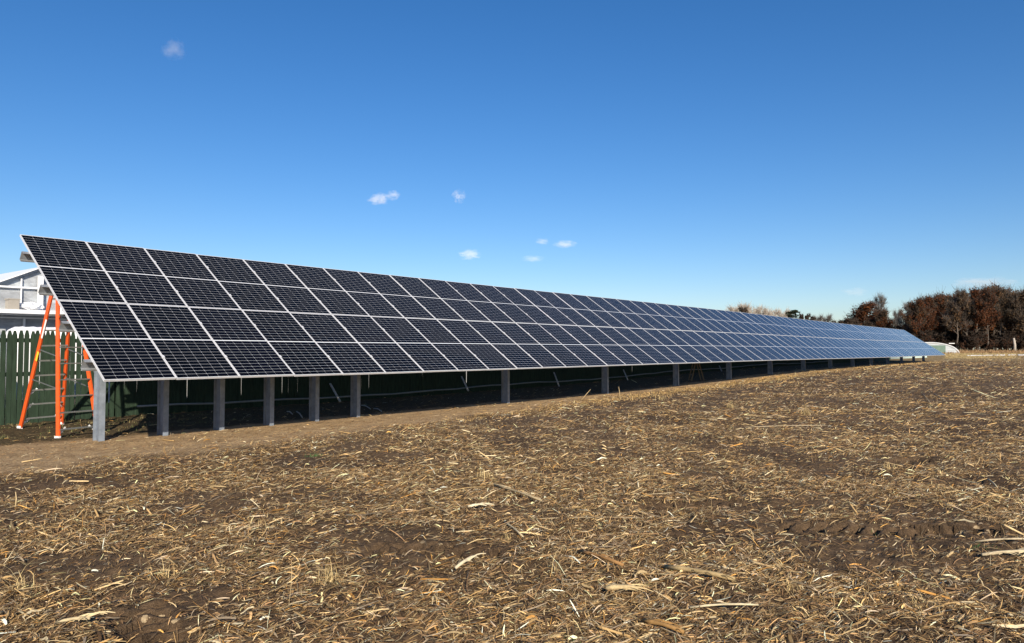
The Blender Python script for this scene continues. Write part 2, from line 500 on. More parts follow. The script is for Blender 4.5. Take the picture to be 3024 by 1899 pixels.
# purlins: galvanised channels open at their ends
for s in PUR:
    b = MB(); th = .004; hgt = .17; wd = .075
    s0 = s * SLOPE
    segs = list(np.arange(-0.10, NCOL * PW, 9.2)) + [NCOL * PW + .08]
    for a0, a1 in zip(segs[:-1], segs[1:]):
        p0, p1 = T(a0, s0, -.036), T(a1, s0, -.036); t = p1 - p0
        b.box(p0, t, UV_ * th, -WV * hgt)                                  # web
        b.box(p0 - UV_ * wd, t, UV_ * wd, -WV * th)                        # top flange
        b.box(p0 - UV_ * wd - WV * (hgt - th), t, UV_ * wd, -WV * th)      # bottom flange
        b.box(p0 - UV_ * wd - WV * (hgt - th - .02), t, UV_ * th, -WV * .02)
    local(b); b.build('purlin', M['galv'], arr)
# posts: deep steel beams, flanges facing the field
POST_I = [.62, 1.61, 2.6, 3.59, 4.6, 5.63, 10.59, 15.56, 20.54, 25.5, 30.5, 35.56, 40.6, 45.63, 50.6, 55.7, 60.7, 65.7, 70.3]
for i in POST_I:
    a = i * PW; b = MB(); g = P(a, 1.86); g[2] = gz(g[0], g[1]) - .3
    s_at = 1.86 / math.cos(TILT); top = T(a, s_at - .10, -.36)
    H = UP * (top[2] - g[2]); fw, dp, th = .102, .235, .011
    f0 = g - DV * fw / 2 - NV * dp / 2
    b.box(f0, DV * fw, NV * th, H)
    b.box(f0 + NV * (dp - th), DV * fw, NV * th, H)
    b.box(g - DV * th / 2 - NV * (dp / 2 - th), DV * th, NV * (dp - 2 * th), H)
    local(b); b.build('post', M['post'], arr)
    # sloping rafter carried by the post
    b = MB(); p0, p1 = T(a, .75, -.215), T(a, SLOPE - .30, -.215)
    b.box(p0 - DV * .04, DV * .08, -WV * .008, p1 - p0)
    b.box(p0 - DV * .04 - WV * .142, DV * .08, -WV * .008, p1 - p0)
    b.box(p0 - DV * .005 - WV * .008, DV * .010, -WV * .134, p1 - p0)
    local(b); b.build('rafter', M['galv'], arr)
    # knee brace from post to the upper half of the rafter
    b = MB(); q0 = g + UP * (1.15 + .3) + NV * .13; q1 = T(a, SLOPE * .80, -.37)
    b.bar(q0, q1, .05, .05, DV)
    local(b); b.build('brace', M['galv'], arr)
# string cable looping under the near edge
b = MB(); ca0, ca1 = T(5.1, 1.2, -.25), T(6.3, 1.6, -.25)
b.tube([ca0 + (ca1 - ca0) * t + UP * (-.42 * 4 * t * (1 - t)) for t in np.linspace(0, 1, 12)], .012, 5)
local(b); b.build('cable', M['black'], arr)

# ------------------------------------------------------------ picket fence behind the array
FD = 6.0
fence_o = P(-7, FD); fence = empty('picket_fence', (fence_o[0], fence_o[1], 0))
tag(fence, 'dark green wooden picket fence running along behind the solar array', 'fence')
FO = np.array(fence.location)
rf = random.Random(5)
def picket(b, a, w, h, g, off=0.0):
    z0 = g - .02; ear = .11; t = .019; e = w * .27
    prof = [(0, 0), (w, 0), (w, h - ear), (w - e, h), (e, h), (0, h - ear)]
    lean = rf.uniform(-.006, .006)
    vs = []
    for dn in (0, t):
        for (x, z) in prof:
            q = C0 + DV * (a + x + lean * z) + NV * (FD + dn + off); vs.append((q[0], q[1], z0 + z))
    fs = [(0, 1, 2, 3, 4, 5), (11, 10, 9, 8, 7, 6)] + [(k, k + 6, (k + 1) % 6 + 6, (k + 1) % 6) for k in range(6)]
    b.add(vs, fs)
a = -7.0; SEC = 2.44; FH = 1.99
while a < 85.5:
    b = MB(); x = a
    far = a > 30
    while x < a + SEC - .05:
        w = rf.uniform(.090, .098)
        gap = rf.choice([.002, .010, .014, .020, .030]) if a < 1 else rf.choice([.0, .001, .002, .002, 0.0, .003, .004, .015 if not far else .010])
        q = P(x, FD); picket(b, x, w, FH + rf.uniform(-.012, .012), float(base_z(x, FD)) - Z0, rf.uniform(0, .004))
        x += w + gap
    g = float(base_z(a + 1.2, FD)) - Z0
    for z in (.20, 1.00, 1.72):
        q = P(a, FD + .026, g + z); b.box(q, DV * (SEC - .01), NV * .038, UP * (.09 if z > .5 else .14))
    b.v = [tuple(np.array(v) - FO) for v in b.v]
    b.build('fence_panel', M['green'], fence)
    b = MB(); q = P(a - .05, FD + .068, g - .3); b.box(q, DV * .09, NV * .09, UP * 2.1)
    b.v = [tuple(np.array(v) - FO) for v in b.v]; b.build('fence_post', M['greenrail'], fence)
    a += SEC
# conduit run along the foot of the fence
b = MB(); pts = []
for k, a in enumerate(np.arange(3.2, 62, 1.0)):
    q = P(a, FD - .12 + .03 * math.sin(a * .8)); pts.append([q[0], q[1], gz(q[0], q[1]) + .17 + .03 * math.sin(a * .45) + .015 * math.sin(a * 2.1)])
b.tube(pts, .026, 6)
tag(b.build('conduit_pipe', M['conduit'], None, True), 'thin pale grey conduit running low along the foot of the green fence', 'pipe')
for k, (x0, y0, x1, y1) in enumerate([(975, 1133, 1000, 1178), (1363, 1112, 1380, 1148), (1636, 1100, 1650, 1138), (1841, 1092, 1852, 1118), (2124, 1080, 2131, 1096)]):
    def onpl(px, py, n):
        u = (px - 1512) / FPX; v = -(py - 949.5) / FPX; c, s = math.cos(PITCH), math.sin(PITCH)
        r = np.array([u, c - v * s, s + v * c]); t = ((C0 @ NV) + n) / (r @ NV); return np.array([0, 0, HC]) + r * t
    p0, p1 = onpl(x0, y0, 5.93), onpl(x1, y1, 5.45)
    b = MB(); b.bar(p0, p1 + (p1 - p0) * .18, .055, .03, DV)
    names = ['nearest slanted grey stake propped on the fence foot, in the shade behind the close posts', 'second slanted grey stake along the fence foot, in the wide gap after the close posts',
             'third slanted grey stake propped along the shaded fence foot', 'fourth slanted grey stake propped along the shaded fence foot', 'farthest slanted grey stake propped along the shaded fence foot']
    tag(b.build('stake', M['wood'], None, origin=p1), names[k], 'stake', 'slanted stakes along the fence foot')
for k, (x0, y0, x1, y1, lab) in enumerate([(1068, 1200, 1094, 1211, 'short pale stick lying in shade just right of the sixth close post'), (1104, 1210, 1127, 1218, 'short pale stick touching the sunlit soil right of the sixth close post'),
                                 (848, 1219, 864, 1227, 'short pale stick lying in shade between the fourth and fifth posts'), (876, 1219, 893, 1237, 'bent pale stick lying in shade just left of the fifth post')]):
    p0, p1 = pix(x0, y0) + UP * .03, pix(x1, y1) + UP * .03
    b = MB(); b.tube([p0, (p0 + p1) / 2 + UP * .03, p1], .014, 5)
    tag(b.build('stick', M['wood'], None, origin=p0), lab, 'stick', 'pale sticks under the array')

# ------------------------------------------------------------ white covered stacks between fence and greenhouse
def stack(a0, a1, n0, zt, lab):
    root = empty('covered_stack', P(a0, n0, 0)); tag(root, lab, 'covered stack', 'white tarpaulin covered stacks behind the fence'); O = np.array(root.location)
    b = MB(); na, nk = 26, 16; V = []; depth = .9
    for i in range(na):
        t = i / (na - 1); a = a0 + (a1 - a0) * t
        e = min(1.0, min(t, 1 - t) * (a1 - a0) / .28); rr = math.sqrt(max(0, 1 - (1 - e) ** 2))
        for k in range(nk):
            ph = math.pi * k / (nk - 1)
            cx = math.copysign(abs(math.cos(ph)) ** .5, math.cos(ph)); sz = abs(math.sin(ph)) ** .45
            zz = .42 + (zt - .42 - .22 * (1 - rr)) * sz * (1 if sz > .02 else 0) + .012 * math.sin(i * 1.9 + k)
            q = P(a, n0 + depth / 2 - cx * depth / 2 * (.75 + .25 * rr), 0); V.append((q[0] - O[0], q[1] - O[1], zz))
    F = [(i * nk + k, (i + 1) * nk + k, (i + 1) * nk + k + 1, i * nk + k + 1) for i in range(na - 1) for k in range(nk - 1)]
    F += [tuple(range(nk)), tuple((na - 1) * nk + k for k in range(nk))[::-1]]
    b.add(V, F); b.build('cover', M['tarp'], root, True)
    b = MB(); q = P(a0 + .15, n0 + .06, 0) - O
    for k in range(int((a1 - a0 - .3) / .5)):
        b.box(q + DV * (k * .5) + UP * 0.0, DV * .46, NV * .78, UP * .41)
    b.build('pallet', M['crate'], root)
stack(-4.4, 1.12, 7.9, 2.20, 'left white tarpaulin covered stack showing over the picket tops')
stack(1.24, 3.1, 7.9, 2.15, 'right white tarpaulin covered stack showing over the pickets behind the ladder')

# ------------------------------------------------------------ greenhouse beyond the fence
GN = 10.0
def pl(px, py, n):
    u = (px - 1512) / FPX; v = -(py - 949.5) / FPX; c, s = math.cos(PITCH), math.sin(PITCH)
    r = np.array([u, c - v * s, s + v * c]); t = ((C0 @ NV) + n) / (r @ NV); q = np.array([0, 0, HC]) + r * t
    return float((q - C0) @ DV), float(q[2])
a_ap, z_ap = pl(119, 788, GN); a_l, z_l = pl(0, 829, GN)
slope_g = (z_ap - z_l) / (a_ap - a_l)
HALF = 4.6
gh = empty('greenhouse', P(a_ap, GN, 0)); GO = np.array(gh.location)
tag(gh, 'white framed greenhouse with milky gable wall behind the green fence', 'greenhouse')
z_e = z_ap - slope_g * HALF
BAYS = 5
def gl(b): b.v = [tuple(np.array(v) - GO) for v in b.v]
b = MB(); L0 = 24
for k in range(BAYS):
    ac = a_ap + k * 2 * HALF
    vs = [P(ac - HALF, GN + .05, 0), P(ac + HALF, GN + .05, 0), P(ac + HALF, GN + .05, z_e), P(ac, GN + .05, z_ap - .03), P(ac - HALF, GN + .05, z_e)]
    vb = [np.array(v) + NV * .02 for v in vs]
    b.add(vs + vb, [(0, 1, 2, 3, 4), (9, 8, 7, 6, 5)] + [(i, i + 5, (i + 1) % 5 + 5, (i + 1) % 5) for i in range(5)])
gl(b); b.build('gable_wall', M['glaze'], gh)
b = MB(); b.box(P(3.5, GN - .45, 0), DV * 44, NV * .06, UP * 1.25); gl(b); b.build('knee_wall', M['white'], gh)
b = MB()
for k in range(BAYS):
    ac = a_ap + k * 2 * HALF
    for sg in (-1, 1):
        p0 = P(ac, GN - .12, z_ap); p1 = P(ac + sg * HALF, GN - .12, z_e)
        b.box(p0, p1 - p0, NV * L0, -UP * .03)
gl(b); b.build('roof', M['roofpoly'], gh)
b = MB(); b.box(P(a_ap - HALF, GN + .08, 0), DV * .03, NV * (L0 - .3), UP * z_e); b.box(P(a_ap + HALF * (2 * BAYS - 1), GN + .08, 0), DV * .03, NV * (L0 - .3), UP * z_e)
b.box(P(a_ap - HALF + .03, GN + L0 - .25, 0), DV * (2 * HALF * BAYS - .06), NV * .03, UP * z_e); gl(b); b.build('side_wall', M['glaze'], gh)
def gbar(name, a0, z0, a1, z1, w, t=.05, mat='frame'):
    b = MB(); p0, p1 = P(a0, GN, z0), P(a1, GN, z1)
    b.bar(p0 - NV * (t / 2), p1 - NV * (t / 2), w, t, np.cross(p1 - p0, NV)); gl(b); return b.build(name, M[mat], gh)
zb1 = pl(60, 849, GN)[1]; zb2 = pl(60, 925, GN)[1]; zb3 = pl(60, 939, GN)[1]
for k in range(BAYS):
    ac = a_ap + k * 2 * HALF
    b = MB()
    for sg in (-1, 1):
        p0 = P(ac, GN - .03, z_ap - .07); p1 = P(ac + sg * HALF, GN - .03, z_e - .07); b.bar(p0, p1, .035, .05, np.cross(p1 - p0, NV))
    gl(b); b.build('rake_trim', M['glaze'], gh)
    gbar('centre_post', ac, zb2 + .09, ac, z_ap - .25, .11, .10)
    if k < 2:
        for px_off in ((pl(28, 870, GN)[0] - a_ap,) if k == 0 else (-1.6,)):
            gbar('mullion', ac + px_off, zb2 + .09, ac + px_off, z_ap - slope_g * 1.55 - .3, .085, .07)
        gbar('mullion', ac + 1.6, zb2 + .09, ac + 1.6, z_ap - slope_g * 1.6 - .12, .085, .07)
for (z, w, t) in ((zb1, .045, .045), (zb2, .13, .16), (zb3, .035, .06)):
    gbar('girt', a_ap - HALF, z, a_ap + HALF * (2 * BAYS - 1), z, w, t)
for k in range(16):
    aa = a_ap - HALF + .35 + k * .78; gbar('stud', aa, .1, aa + (.12 if k % 3 == 1 else 0), zb2 - .1, .05, .04)
for k in range(10):
    aa = a_ap - HALF * .92 + k * .95
    if abs(aa - a_ap) < .2: continue
    gbar('glazing_bar', aa, zb2 + .1, aa, z_ap - slope_g * abs(aa - a_ap) - .14, .028, .03)
# heap of plastic and a box on the ledge outside the glazing
ah, zh = pl(88, 912, GN - .3)
b = MB(); rr = random.Random(9)
V = []; nk, nm = 20, 9
for i in range(nm):
    for k in range(nk):
        ph = 2 * math.pi * k / nk; th = math.pi * i / (nm - 1)
        s = 1 + rr.uniform(-.28, .28)
        q = P(ah + .28 * s * math.cos(ph) * math.sin(th), GN - .32 + .13 * s * math.sin(ph) * math.sin(th), zb2 + .085 + .10 + .09 * s * math.cos(th)); V.append(q)
b.add(V, [(i * nk + k, i * nk + (k + 1) % nk, (i + 1) * nk + (k + 1) % nk, (i + 1) * nk + k) for i in range(nm - 1) for k in range(nk)])
tag(b.build('plastic_sheet', M['tarp'], None, origin=P(ah, GN - .32, zb2 + .1)), 'crumpled white plastic sheet heaped on the greenhouse ledge', 'plastic sheet')
b = MB(); b.box(P(ah - .52, GN - .5, zb2 + .075), DV * .22, NV * .3, UP * .24); b.box(P(ah - .54, GN - .51, zb2 + .315), DV * .26, NV * .32, UP * .03)
tag(b.build('cardboard_box', M['card'], None, origin=P(ah - .8, GN - .4, zb2 + .075)), 'beige cardboard box standing on the greenhouse ledge beside the plastic', 'box')
b = MB(); b.box(P(a_ap - HALF, GN - .58, zb2 - .03), DV * (4 * HALF), NV * .47, UP * .10); gl(b); b.build('ledge', M['frame'], gh)
for k in range(6):
    b = MB(); b.bar(P(a_ap - HALF + .2 + k * 3.2, GN - .55, 0), P(a_ap - HALF + .2 + k * 3.2, GN - .55, zb2 - .03), .05, .05, DV); gl(b); b.build('ledge_leg', M['frame'], gh)

# ------------------------------------------------------------ orange stepladder
lad = empty('stepladder', (-8.1, 13.3, 0)); LO = np.array(lad.location)
tag(lad, 'tall orange fibreglass stepladder standing open at the left end of the array', 'stepladder')
def L_(v): return np.array(v, float)
mB = pix(170, 1296); rB = pix(288, 1283); lB = pix(58, 1265); m2B = pix(181, 1253)
wdir = (rB - mB); wdir[2] = 0; Wb = np.linalg.norm(wdir); wdir /= Wb
def dirpt(px, py, depth):
    u = (px - 1512) / FPX; v = -(py - 949.5) / FPX; c, s = math.cos(PITCH), math.sin(PITCH)
    r = np.array([u, c - v * s, s + v * c]); return np.array([0, 0, HC]) + r * (depth / r[1])
A1 = dirpt(169, 822, mB[1] + .34); A2 = dirpt(218, 824, mB[1] + .55)
def lerp(p, q, t): return p + (q - p) * t
def rail(p, q, name='rail'):
    b = MB(); fw, ft = .078, .03
    t = (q - p) / np.linalg.norm(q - p); sd = np.cross(t, wdir); sd /= np.linalg.norm(sd)
    b.bar(p, q, fw, .006, sd)                                         # web of the channel
    o = wdir * .012
    b.bar(p + sd * (fw / 2 - .003) + o, q + sd * (fw / 2 - .003) + o, .006, .024, sd)
    b.bar(p - sd * (fw / 2 - .003) + o, q - sd * (fw / 2 - .003) + o, .006, .024, sd)
    b.v = [tuple(np.array(v) - LO) for v in b.v]
    return b.build(name, M['orange'], lad)
def lbox(name, p, q, w, h, side, mat='ladder_alu', par=None):
    b = MB(); b.bar(p, q, w, h, side); b.v = [tuple(np.array(v) - LO) for v in b.v]; return b.build(name, M[mat], par or lad)
fd = np.cross(UP, wdir)
rails = [rail(mB, A1), rail(rB, A2), rail(lB, A1 + fd * .06), rail(m2B, A2 + fd * .06)]
lbox('top_cap', A1 - wdir * .05 + UP * .02, A2 + wdir * .05 + UP * .02, .26, .05, fd, 'orange')
steps = 9
for k in range(1, steps + 1):
    t = (.30 * k - .14) / 2.95
    lbox('step', lerp(mB, A1, t) + wdir * .01, lerp(rB, A2, t) - wdir * .01, .085, .022, fd)
for k in range(1, steps + 1):
    t = (.30 * k - .10) / 2.98
    lbox('rung', lerp(lB, A1, t) + wdir * .01, lerp(m2B, A2, t) - wdir * .01, .030, .018, UP)
for t in (.145, .345):
    lbox('spreader', lerp(mB, A1, t + .16), lerp(lB, A1, t + .20), .02, .006, UP)
    lbox('spreader', lerp(rB, A2, t + .16), lerp(m2B, A2, t + .20), .02, .006, UP)
def gusset(a0, a1): lbox('gusset', a0, a1, .032, .005, UP, 'white')
for (B, A, D, ts) in ((lB, A1, 1, (.02, .13, .235)), (mB, A1, 1, (.02,)), (rB, A2, -1, (.02,)), (m2B, A2, -1, (.03, .135))):
    for t in ts:
        q = lerp(B, A, t); gusset(q + wdir * D * .02, lerp(B, A, t + .045) + wdir * D * .16 * (1 if D > 0 else 1))
for B in (mB, rB, lB, m2B):
    lbox('foot', B - UP * .02, B + UP * .05, .10, .05, fd, 'white')
pq, pr = lerp(lB, A1, .47), lerp(lB, A1, .53)
lbox('label_sticker', pq - fd * .0 - wdir * .012, pr - wdir * .012, .05, .004, np.cross(A1 - lB, wdir), 'yellow')
pq, pr = lerp(lB, A1, .62), lerp(lB, A1, .74)
lbox('label_sticker', pq - wdir * .012, pr - wdir * .012, .04, .004, np.cross(A1 - lB, wdir), 'white')

# small old stepladder in the shade under the table
q = pix(2056, 1124); sl = empty('small_stepladder', q); tag(sl, 'small worn yellow stepladder standing open in the shade under the array', 'stepladder')
dd = np.array([1.0, .1, 0]); ww = np.array([-.1, 1.0, 0])
apx = UP * 1.05
for sg in (-1, 1):
    for s2 in (-1, 1):
        b = MB(); b.bar(dd * .30 * sg + ww * .22 * s2, apx + dd * .03 * sg + ww * .14 * s2, .05, .02, dd); b.build('leg', M['oldyellow'], sl)
for k in range(1, 4):
    b = MB(); t = k * .26; b.bar(-dd * (.30 - .27 * t) - ww * (.22 - .08 * t) + UP * t * 1.05, -dd * (.30 - .27 * t) + ww * (.22 - .08 * t) + UP * t * 1.05, .09, .02, dd); b.build('step', M['oldyellow'], sl)
b = MB(); b.bar(apx - ww * .17, apx + ww * .17, .12, .03, dd); b.build('top_cap', M['oldyellow'], sl)

# ------------------------------------------------------------ hoop house and tunnel past the array's end
def dep(px, D): return (px - 1512) / FPX * D
D = 150.0
cxh = dep(2742, D); halfw = (2814 - 2742) / FPX * D; zb = gz(cxh, D) ; ztop = HC + (1032 - 1012) / FPX * D
zb = HC - (1046.5 - 1032) / FPX * D
hh = empty('hoop_house', (cxh, D, zb)); tag(hh, 'white film hoop house with a green mesh end past the far end of the array', 'hoop house')
vd = np.array([math.sin(.52), math.cos(.52), 0]); hd = np.array([math.cos(.52), -math.sin(.52), 0])
hw = halfw / math.cos(.52) * .92
def arch(th): return hd * hw * math.cos(th) + UP * (ztop - zb) * abs(math.sin(th)) ** .9
b = MB(); K = 20; V = []
for j, ln in enumerate((0, 16.0)):
    for k in range(K + 1): V.append(arch(math.pi * k / K) + vd * ln)
b.add(V, [(k, k + 1, K + 1 + k + 1, K + 1 + k) for k in range(K)]); b.build('film_roof', M['hoopfilm'], hh, True)
b = MB(); b.add([arch(math.pi * k / K) - vd * .01 for k in range(K + 1)] + [arch(math.pi * k / K) + vd * .03 for k in range(K + 1)], [tuple(range(K + 1)), tuple(range(2 * K + 1, K, -1))]); b.build('end_wall', M['hoopfilm'], hh)
b = MB(); b.tube([arch(math.pi * k / K) - vd * .06 for k in range(K + 1)], .09, 6); b.build('end_hoop', M['white'], hh)
x0 = -halfw * .9; b = MB(); xr = (2779 - 2742) / FPX * D / math.cos(.52)
b.box(hd * x0 - vd * .10, hd * (xr - x0), vd * .05, UP * ((1046.5 - 1018) / FPX * D - .15)); b.build('mesh_door', M['meshgreen'], hh)
b = MB()
for zz in (.45, .95): b.bar(hd * (xr + .3) - vd * .08 + UP * zz, hd * hw * .93 - vd * .08 + UP * zz, .06, .04, UP)
b.build('rail', M['frame'], hh)
b = MB(); b.bar(hd * (xr + .6) - vd * .3 + UP * (ztop - zb - .18), hd * (hw * .86) - vd * .3 + UP * (ztop - zb - .18), .16, .08, UP); b.build('ridge_bar', M['white'], hh)
# pale low tunnel seen between the last posts
D = 92.0; p0 = np.array([dep(2600, D), D, 0]); p1 = np.array([dep(2716, 104), 104, 0]); p0[2] = HC - 1.22; p1[2] = HC - 1.16
b = MB(); K = 10; V = []
for p_ in (p0, p1):
    for k in range(K + 1):
        th = math.pi * k / K; V.append(p_ + np.array([math.sin(.6), -math.cos(.6) * 0 + .0, 0]) * 0 + np.array([.7, -.7, 0]) * .9 * math.cos(th) + UP * 1.0 * math.sin(th) ** .8)
b.add(V, [(k, k + 1, K + 1 + k + 1, K + 1 + k) for k in range(K)] + [tuple(range(K + 1)), tuple(range(2 * K + 1, K, -1))])
tag(b.build('low_tunnel', M['palefilm'], None, True, origin=p0), 'pale green film low tunnel seen between the last posts of the array', 'tunnel')

# white row covers lying on the field
segs = [(2856, 2880), (2883, 2896), (2902, 2928), (2934, 2966), (2972, 2998), (3003, 3040), (3046, 3090)]
ordn = ['first', 'second', 'third', 'fourth', 'fifth', 'sixth', 'seventh', 'eighth', 'ninth', 'tenth', 'eleventh', 'twelfth', 'thirteenth', 'fourteenth', 'fifteenth', 'sixteenth']
for k, (x0, x1) in enumerate(segs):
    D = 118 + k * .8; q0 = np.array([dep(x0, D), D, 0]); q1 = np.array([dep(x1, D + .8), D + .8, 0])
    b = MB(); V = []; nseg = 9
    for i in range(nseg):
        p_ = lerp(q0, q1, i / (nseg - 1)); p_[2] = gz(p_[0], p_[1]) + .0
        h = .10 + .03 * math.sin(i * 2.2 + k); dy = .18 * math.sin(i * 1.3 + k)
        for (yy, zz) in ((-.3, -.05), (-.2, h * .85), (0, h), (.2, h * .85), (.3, -.05)): V.append(p_ + np.array([0, yy + dy, zz]))
    b.add(V, [(i * 5 + j, (i + 1) * 5 + j, (i + 1) * 5 + j + 1, i * 5 + j + 1) for i in range(nseg - 1) for j in range(4)] + [(0, 1, 2, 3, 4), tuple((nseg - 1) * 5 + j for j in (4, 3, 2, 1, 0))])
    tag(b.build('row_cover', M['tarp'], None, True, origin=q0), '%s white row cover from the left on the field before the wood' % ordn[k], 'row cover', 'white row covers before the wood')

# ------------------------------------------------------------ trees
def branches(rs, h, spread, levels=3, n1=9, trunk_f=.55, lean=0.0):
    """list of (p0,p1,r0,r1,level)"""
    out = []; p = np.zeros(3); r = h * .022; tips = []
    nseg = 6; trunk = [p.copy()]
    for i in range(nseg):
        p = p + np.array([rs.uniform(-.03, .03) * h + lean * h / nseg, rs.uniform(-.03, .03) * h, h * .88 / nseg]); trunk.append(p.copy())
    rr = [r * (1 - .85 * i / nseg) for i in range(nseg + 1)]
    for i in range(nseg): out.append((trunk[i], trunk[i + 1], rr[i], rr[i + 1], 0))
    def grow(p, d, ln, r, lv):
        q = p; n = 2 if lv > 1 else 3; dd = d.copy()
        for i in range(n):
            dd = dd + np.array([rs.uniform(-.22, .22), rs.uniform(-.22, .22), rs.uniform(-.05, .25)]); dd /= np.linalg.norm(dd)
            q2 = q + dd * ln / n; out.append((q, q2, r * (1 - .6 * i / n), r * (1 - .6 * (i + 1) / n), lv)); 
            if lv < levels:
                for _ in range(2 if lv > 1 else 3):
                    d2 = dd + np.array([rs.uniform(-.9, .9), rs.uniform(-.9, .9), rs.uniform(-.3, .7)]); d2 /= np.linalg.norm(d2)
                    grow(q2, d2, ln * rs.uniform(.4, .62), r * .45, lv + 1)
            q = q2
        tips.append(q)
    for k in range(n1):
        t = trunk_f * .6 + (1 - trunk_f * .6) * (k + .5) / n1; idx = min(int(t * nseg), nseg - 1); p0 = lerp(trunk[idx], trunk[idx + 1], t * nseg - idx)
        ph = k * 2.4 + rs.uniform(-.4, .4); up = .35 + .9 * t
        d = np.array([math.cos(ph), math.sin(ph), up * rs.uniform(.6, 1.2)]); d /= np.linalg.norm(d)
        grow(p0, d, spread * rs.uniform(.7, 1.1) * (1.15 - .55 * t), r * .5 * (1.1 - .6 * t), 1)
    return out, tips
def tree_meshes(seed, h, spread, leaf, leafsize, cols, bark, twigw=.035, levels=3, n1=9, lean=0.0, trunk_f=.55, droplow=.0):
    rs = random.Random(seed); br, tips = branches(rs, h, spread, levels, n1, trunk_f, lean)
    b = MB()
    for p0, p1, r0, r1, lv in br:
        if lv <= 1: b.tube([p0, p1], [r0, r1], 6 if lv == 0 else 4, cap=False)
    trunk = b.mesh('trunk', bark, True)
    g = np.random.default_rng(seed); V = []; C = []
    # twigs as thin crossed strips
    tw = [(p0, p1, r0, lv) for p0, p1, r0, r1, lv in br if lv >= 2]
    P0 = np.array([t[0] for t in tw]); P1 = np.array([t[1] for t in tw]); 
    rep = 3
    allq = []
    def strips(A, B, w, col):
        d = B - A; s = np.cross(d, g.normal(size=A.shape)); s /= np.linalg.norm(s, axis=1)[:, None] + 1e-9; s *= w[:, None] / 2
        q = np.stack([A - s, A + s, B + s * .5, B - s * .5], 1); allq.append(q); C.append(np.repeat(col, 4, axis=0))
    tc = np.array(cols['twig'])
    strips(P0, P1, np.full(len(P0), twigw * 2.0), tc * g.uniform(.7, 1.25, (len(P0), 1)))
    for k in range(rep):
        t = g.random(len(P0))[:, None]; A = P0 * (1 - t) + P1 * t; dd = (P1 - P0); dd /= np.linalg.norm(dd, axis=1)[:, None]
        B = A + (dd + g.normal(size=A.shape) * .55 + np.array([0, 0, .2])) * (h * .055) * g.uniform(.6, 1.4, (len(A), 1))
        strips(A, B, np.full(len(A), twigw), tc * g.uniform(.7, 1.3, (len(A), 1)))
    if leaf:
        base = np.vstack([P1, P0]); clump = g.random(len(base)) < cols.get('dens', .75); base = base[clump]
        idx = g.integers(0, len(base), leaf)
        c = base[idx] + g.normal(size=(leaf, 3)) * h * .028
        if droplow: c = c[c[:, 2] > h * droplow]
        n = len(c); d1 = g.normal(size=(n, 3)); d1 /= np.linalg.norm(d1, axis=1)[:, None]; d2 = np.cross(d1, g.normal(size=(n, 3))); d2 /= np.linalg.norm(d2, axis=1)[:, None]
        sz = leafsize * g.uniform(.5, 1.3, n)[:, None]
        allq.append(np.stack([c - d1 * sz, c + d2 * sz * .7, c + d1 * sz, c - d2 * sz * .7], 1))
        lc = np.array(cols['leaf']); pick = lc[(vnoise(base[:, 0] * .5 + seed, base[:, 2] * .5 + base[:, 1] * .3) * .999 * len(lc)).astype(int)][idx][:len(c)] if not droplow else lc[g.integers(0, len(lc), n)]
        C.append(np.repeat(pick * g.uniform(.6, 1.35, (n, 1)), 4, axis=0))
    Q = np.concatenate(allq); V = Q.reshape(-1, 3); F = np.arange(len(V)).reshape(-1, 4)
    crown = np_mesh('crown', V, F, M['leaf'], np.concatenate(C))
    return trunk, crown, float(np.percentile(V[:, 2], 99.6))
RUST = [(.115, .036, .014), (.085, .033, .015), (.060, .028, .016), (.130, .046, .016)]
BROWN = [(.085, .055, .032), (.065, .045, .030), (.10, .058, .030)]
GREY = (.115, .10, .088)
kinds = {
 'rust1': tree_meshes(11, 17, 5.2, 7800, .26, dict(leaf=RUST, twig=(.10, .085, .07)), M['bark'], .06),
 'rust2': tree_meshes(12, 18, 5.6, 7800, .26, dict(leaf=RUST + BROWN, twig=(.10, .085, .07)), M['bark'], .06),
 'brown1': tree_meshes(13, 18, 5.0, 3400, .30, dict(leaf=BROWN, twig=(.10, .085, .07)), M['bark'], .07),
 'brown2': tree_meshes(14, 17, 4.6, 2600, .30, dict(leaf=BROWN + RUST[1:3], twig=(.12, .10, .085)), M['bark'], .07),
 'bare1': tree_meshes(15, 18, 4.8, 0, .3, dict(leaf=BROWN, twig=GREY), M['bark'], .075, n1=11),
 'bare2': tree_meshes(16, 17, 4.4, 300, .25, dict(leaf=BROWN, twig=(.18, .165, .15)), M['bark'], .075, n1=11),
 'pale': tree_meshes(17, 18, 5.4, 0, .3, dict(leaf=BROWN, twig=(.46, .40, .33)), M['palebark'], .085, n1=12),
 'shrub': tree_meshes(18, 4.5, 2.6, 2200, .22, dict(leaf=[(.050, .032, .022), (.040, .028, .020), (.070, .034, .020)], twig=(.075, .06, .048)), M['bark'], .05, n1=10, trunk_f=.1),
 'pine': None,
}
def place_tree(kind, px, D, top_y, name, label, group=None, cat='tree', wide=1.0, rz=None, rs=random.Random(2)):
    x = dep(px, D); z = gz(x, D) - .1
    h = HC + (1032 - top_y) / FPX * D - z
    root = empty(name, (x, D, z)); tag(root, label, cat, group)
    sc = h / kinds[kind][2]
    root.scale = (sc * wide, sc * wide, sc); root.rotation_euler = (0, 0, rs.uniform(0, 6.28) if rz is None else rz)
    tm, cm = kinds[kind][:2]
    link(bpy.data.objects.new('trunk', tm), root); link(bpy.data.objects.new('crown', cm), root)
    return root
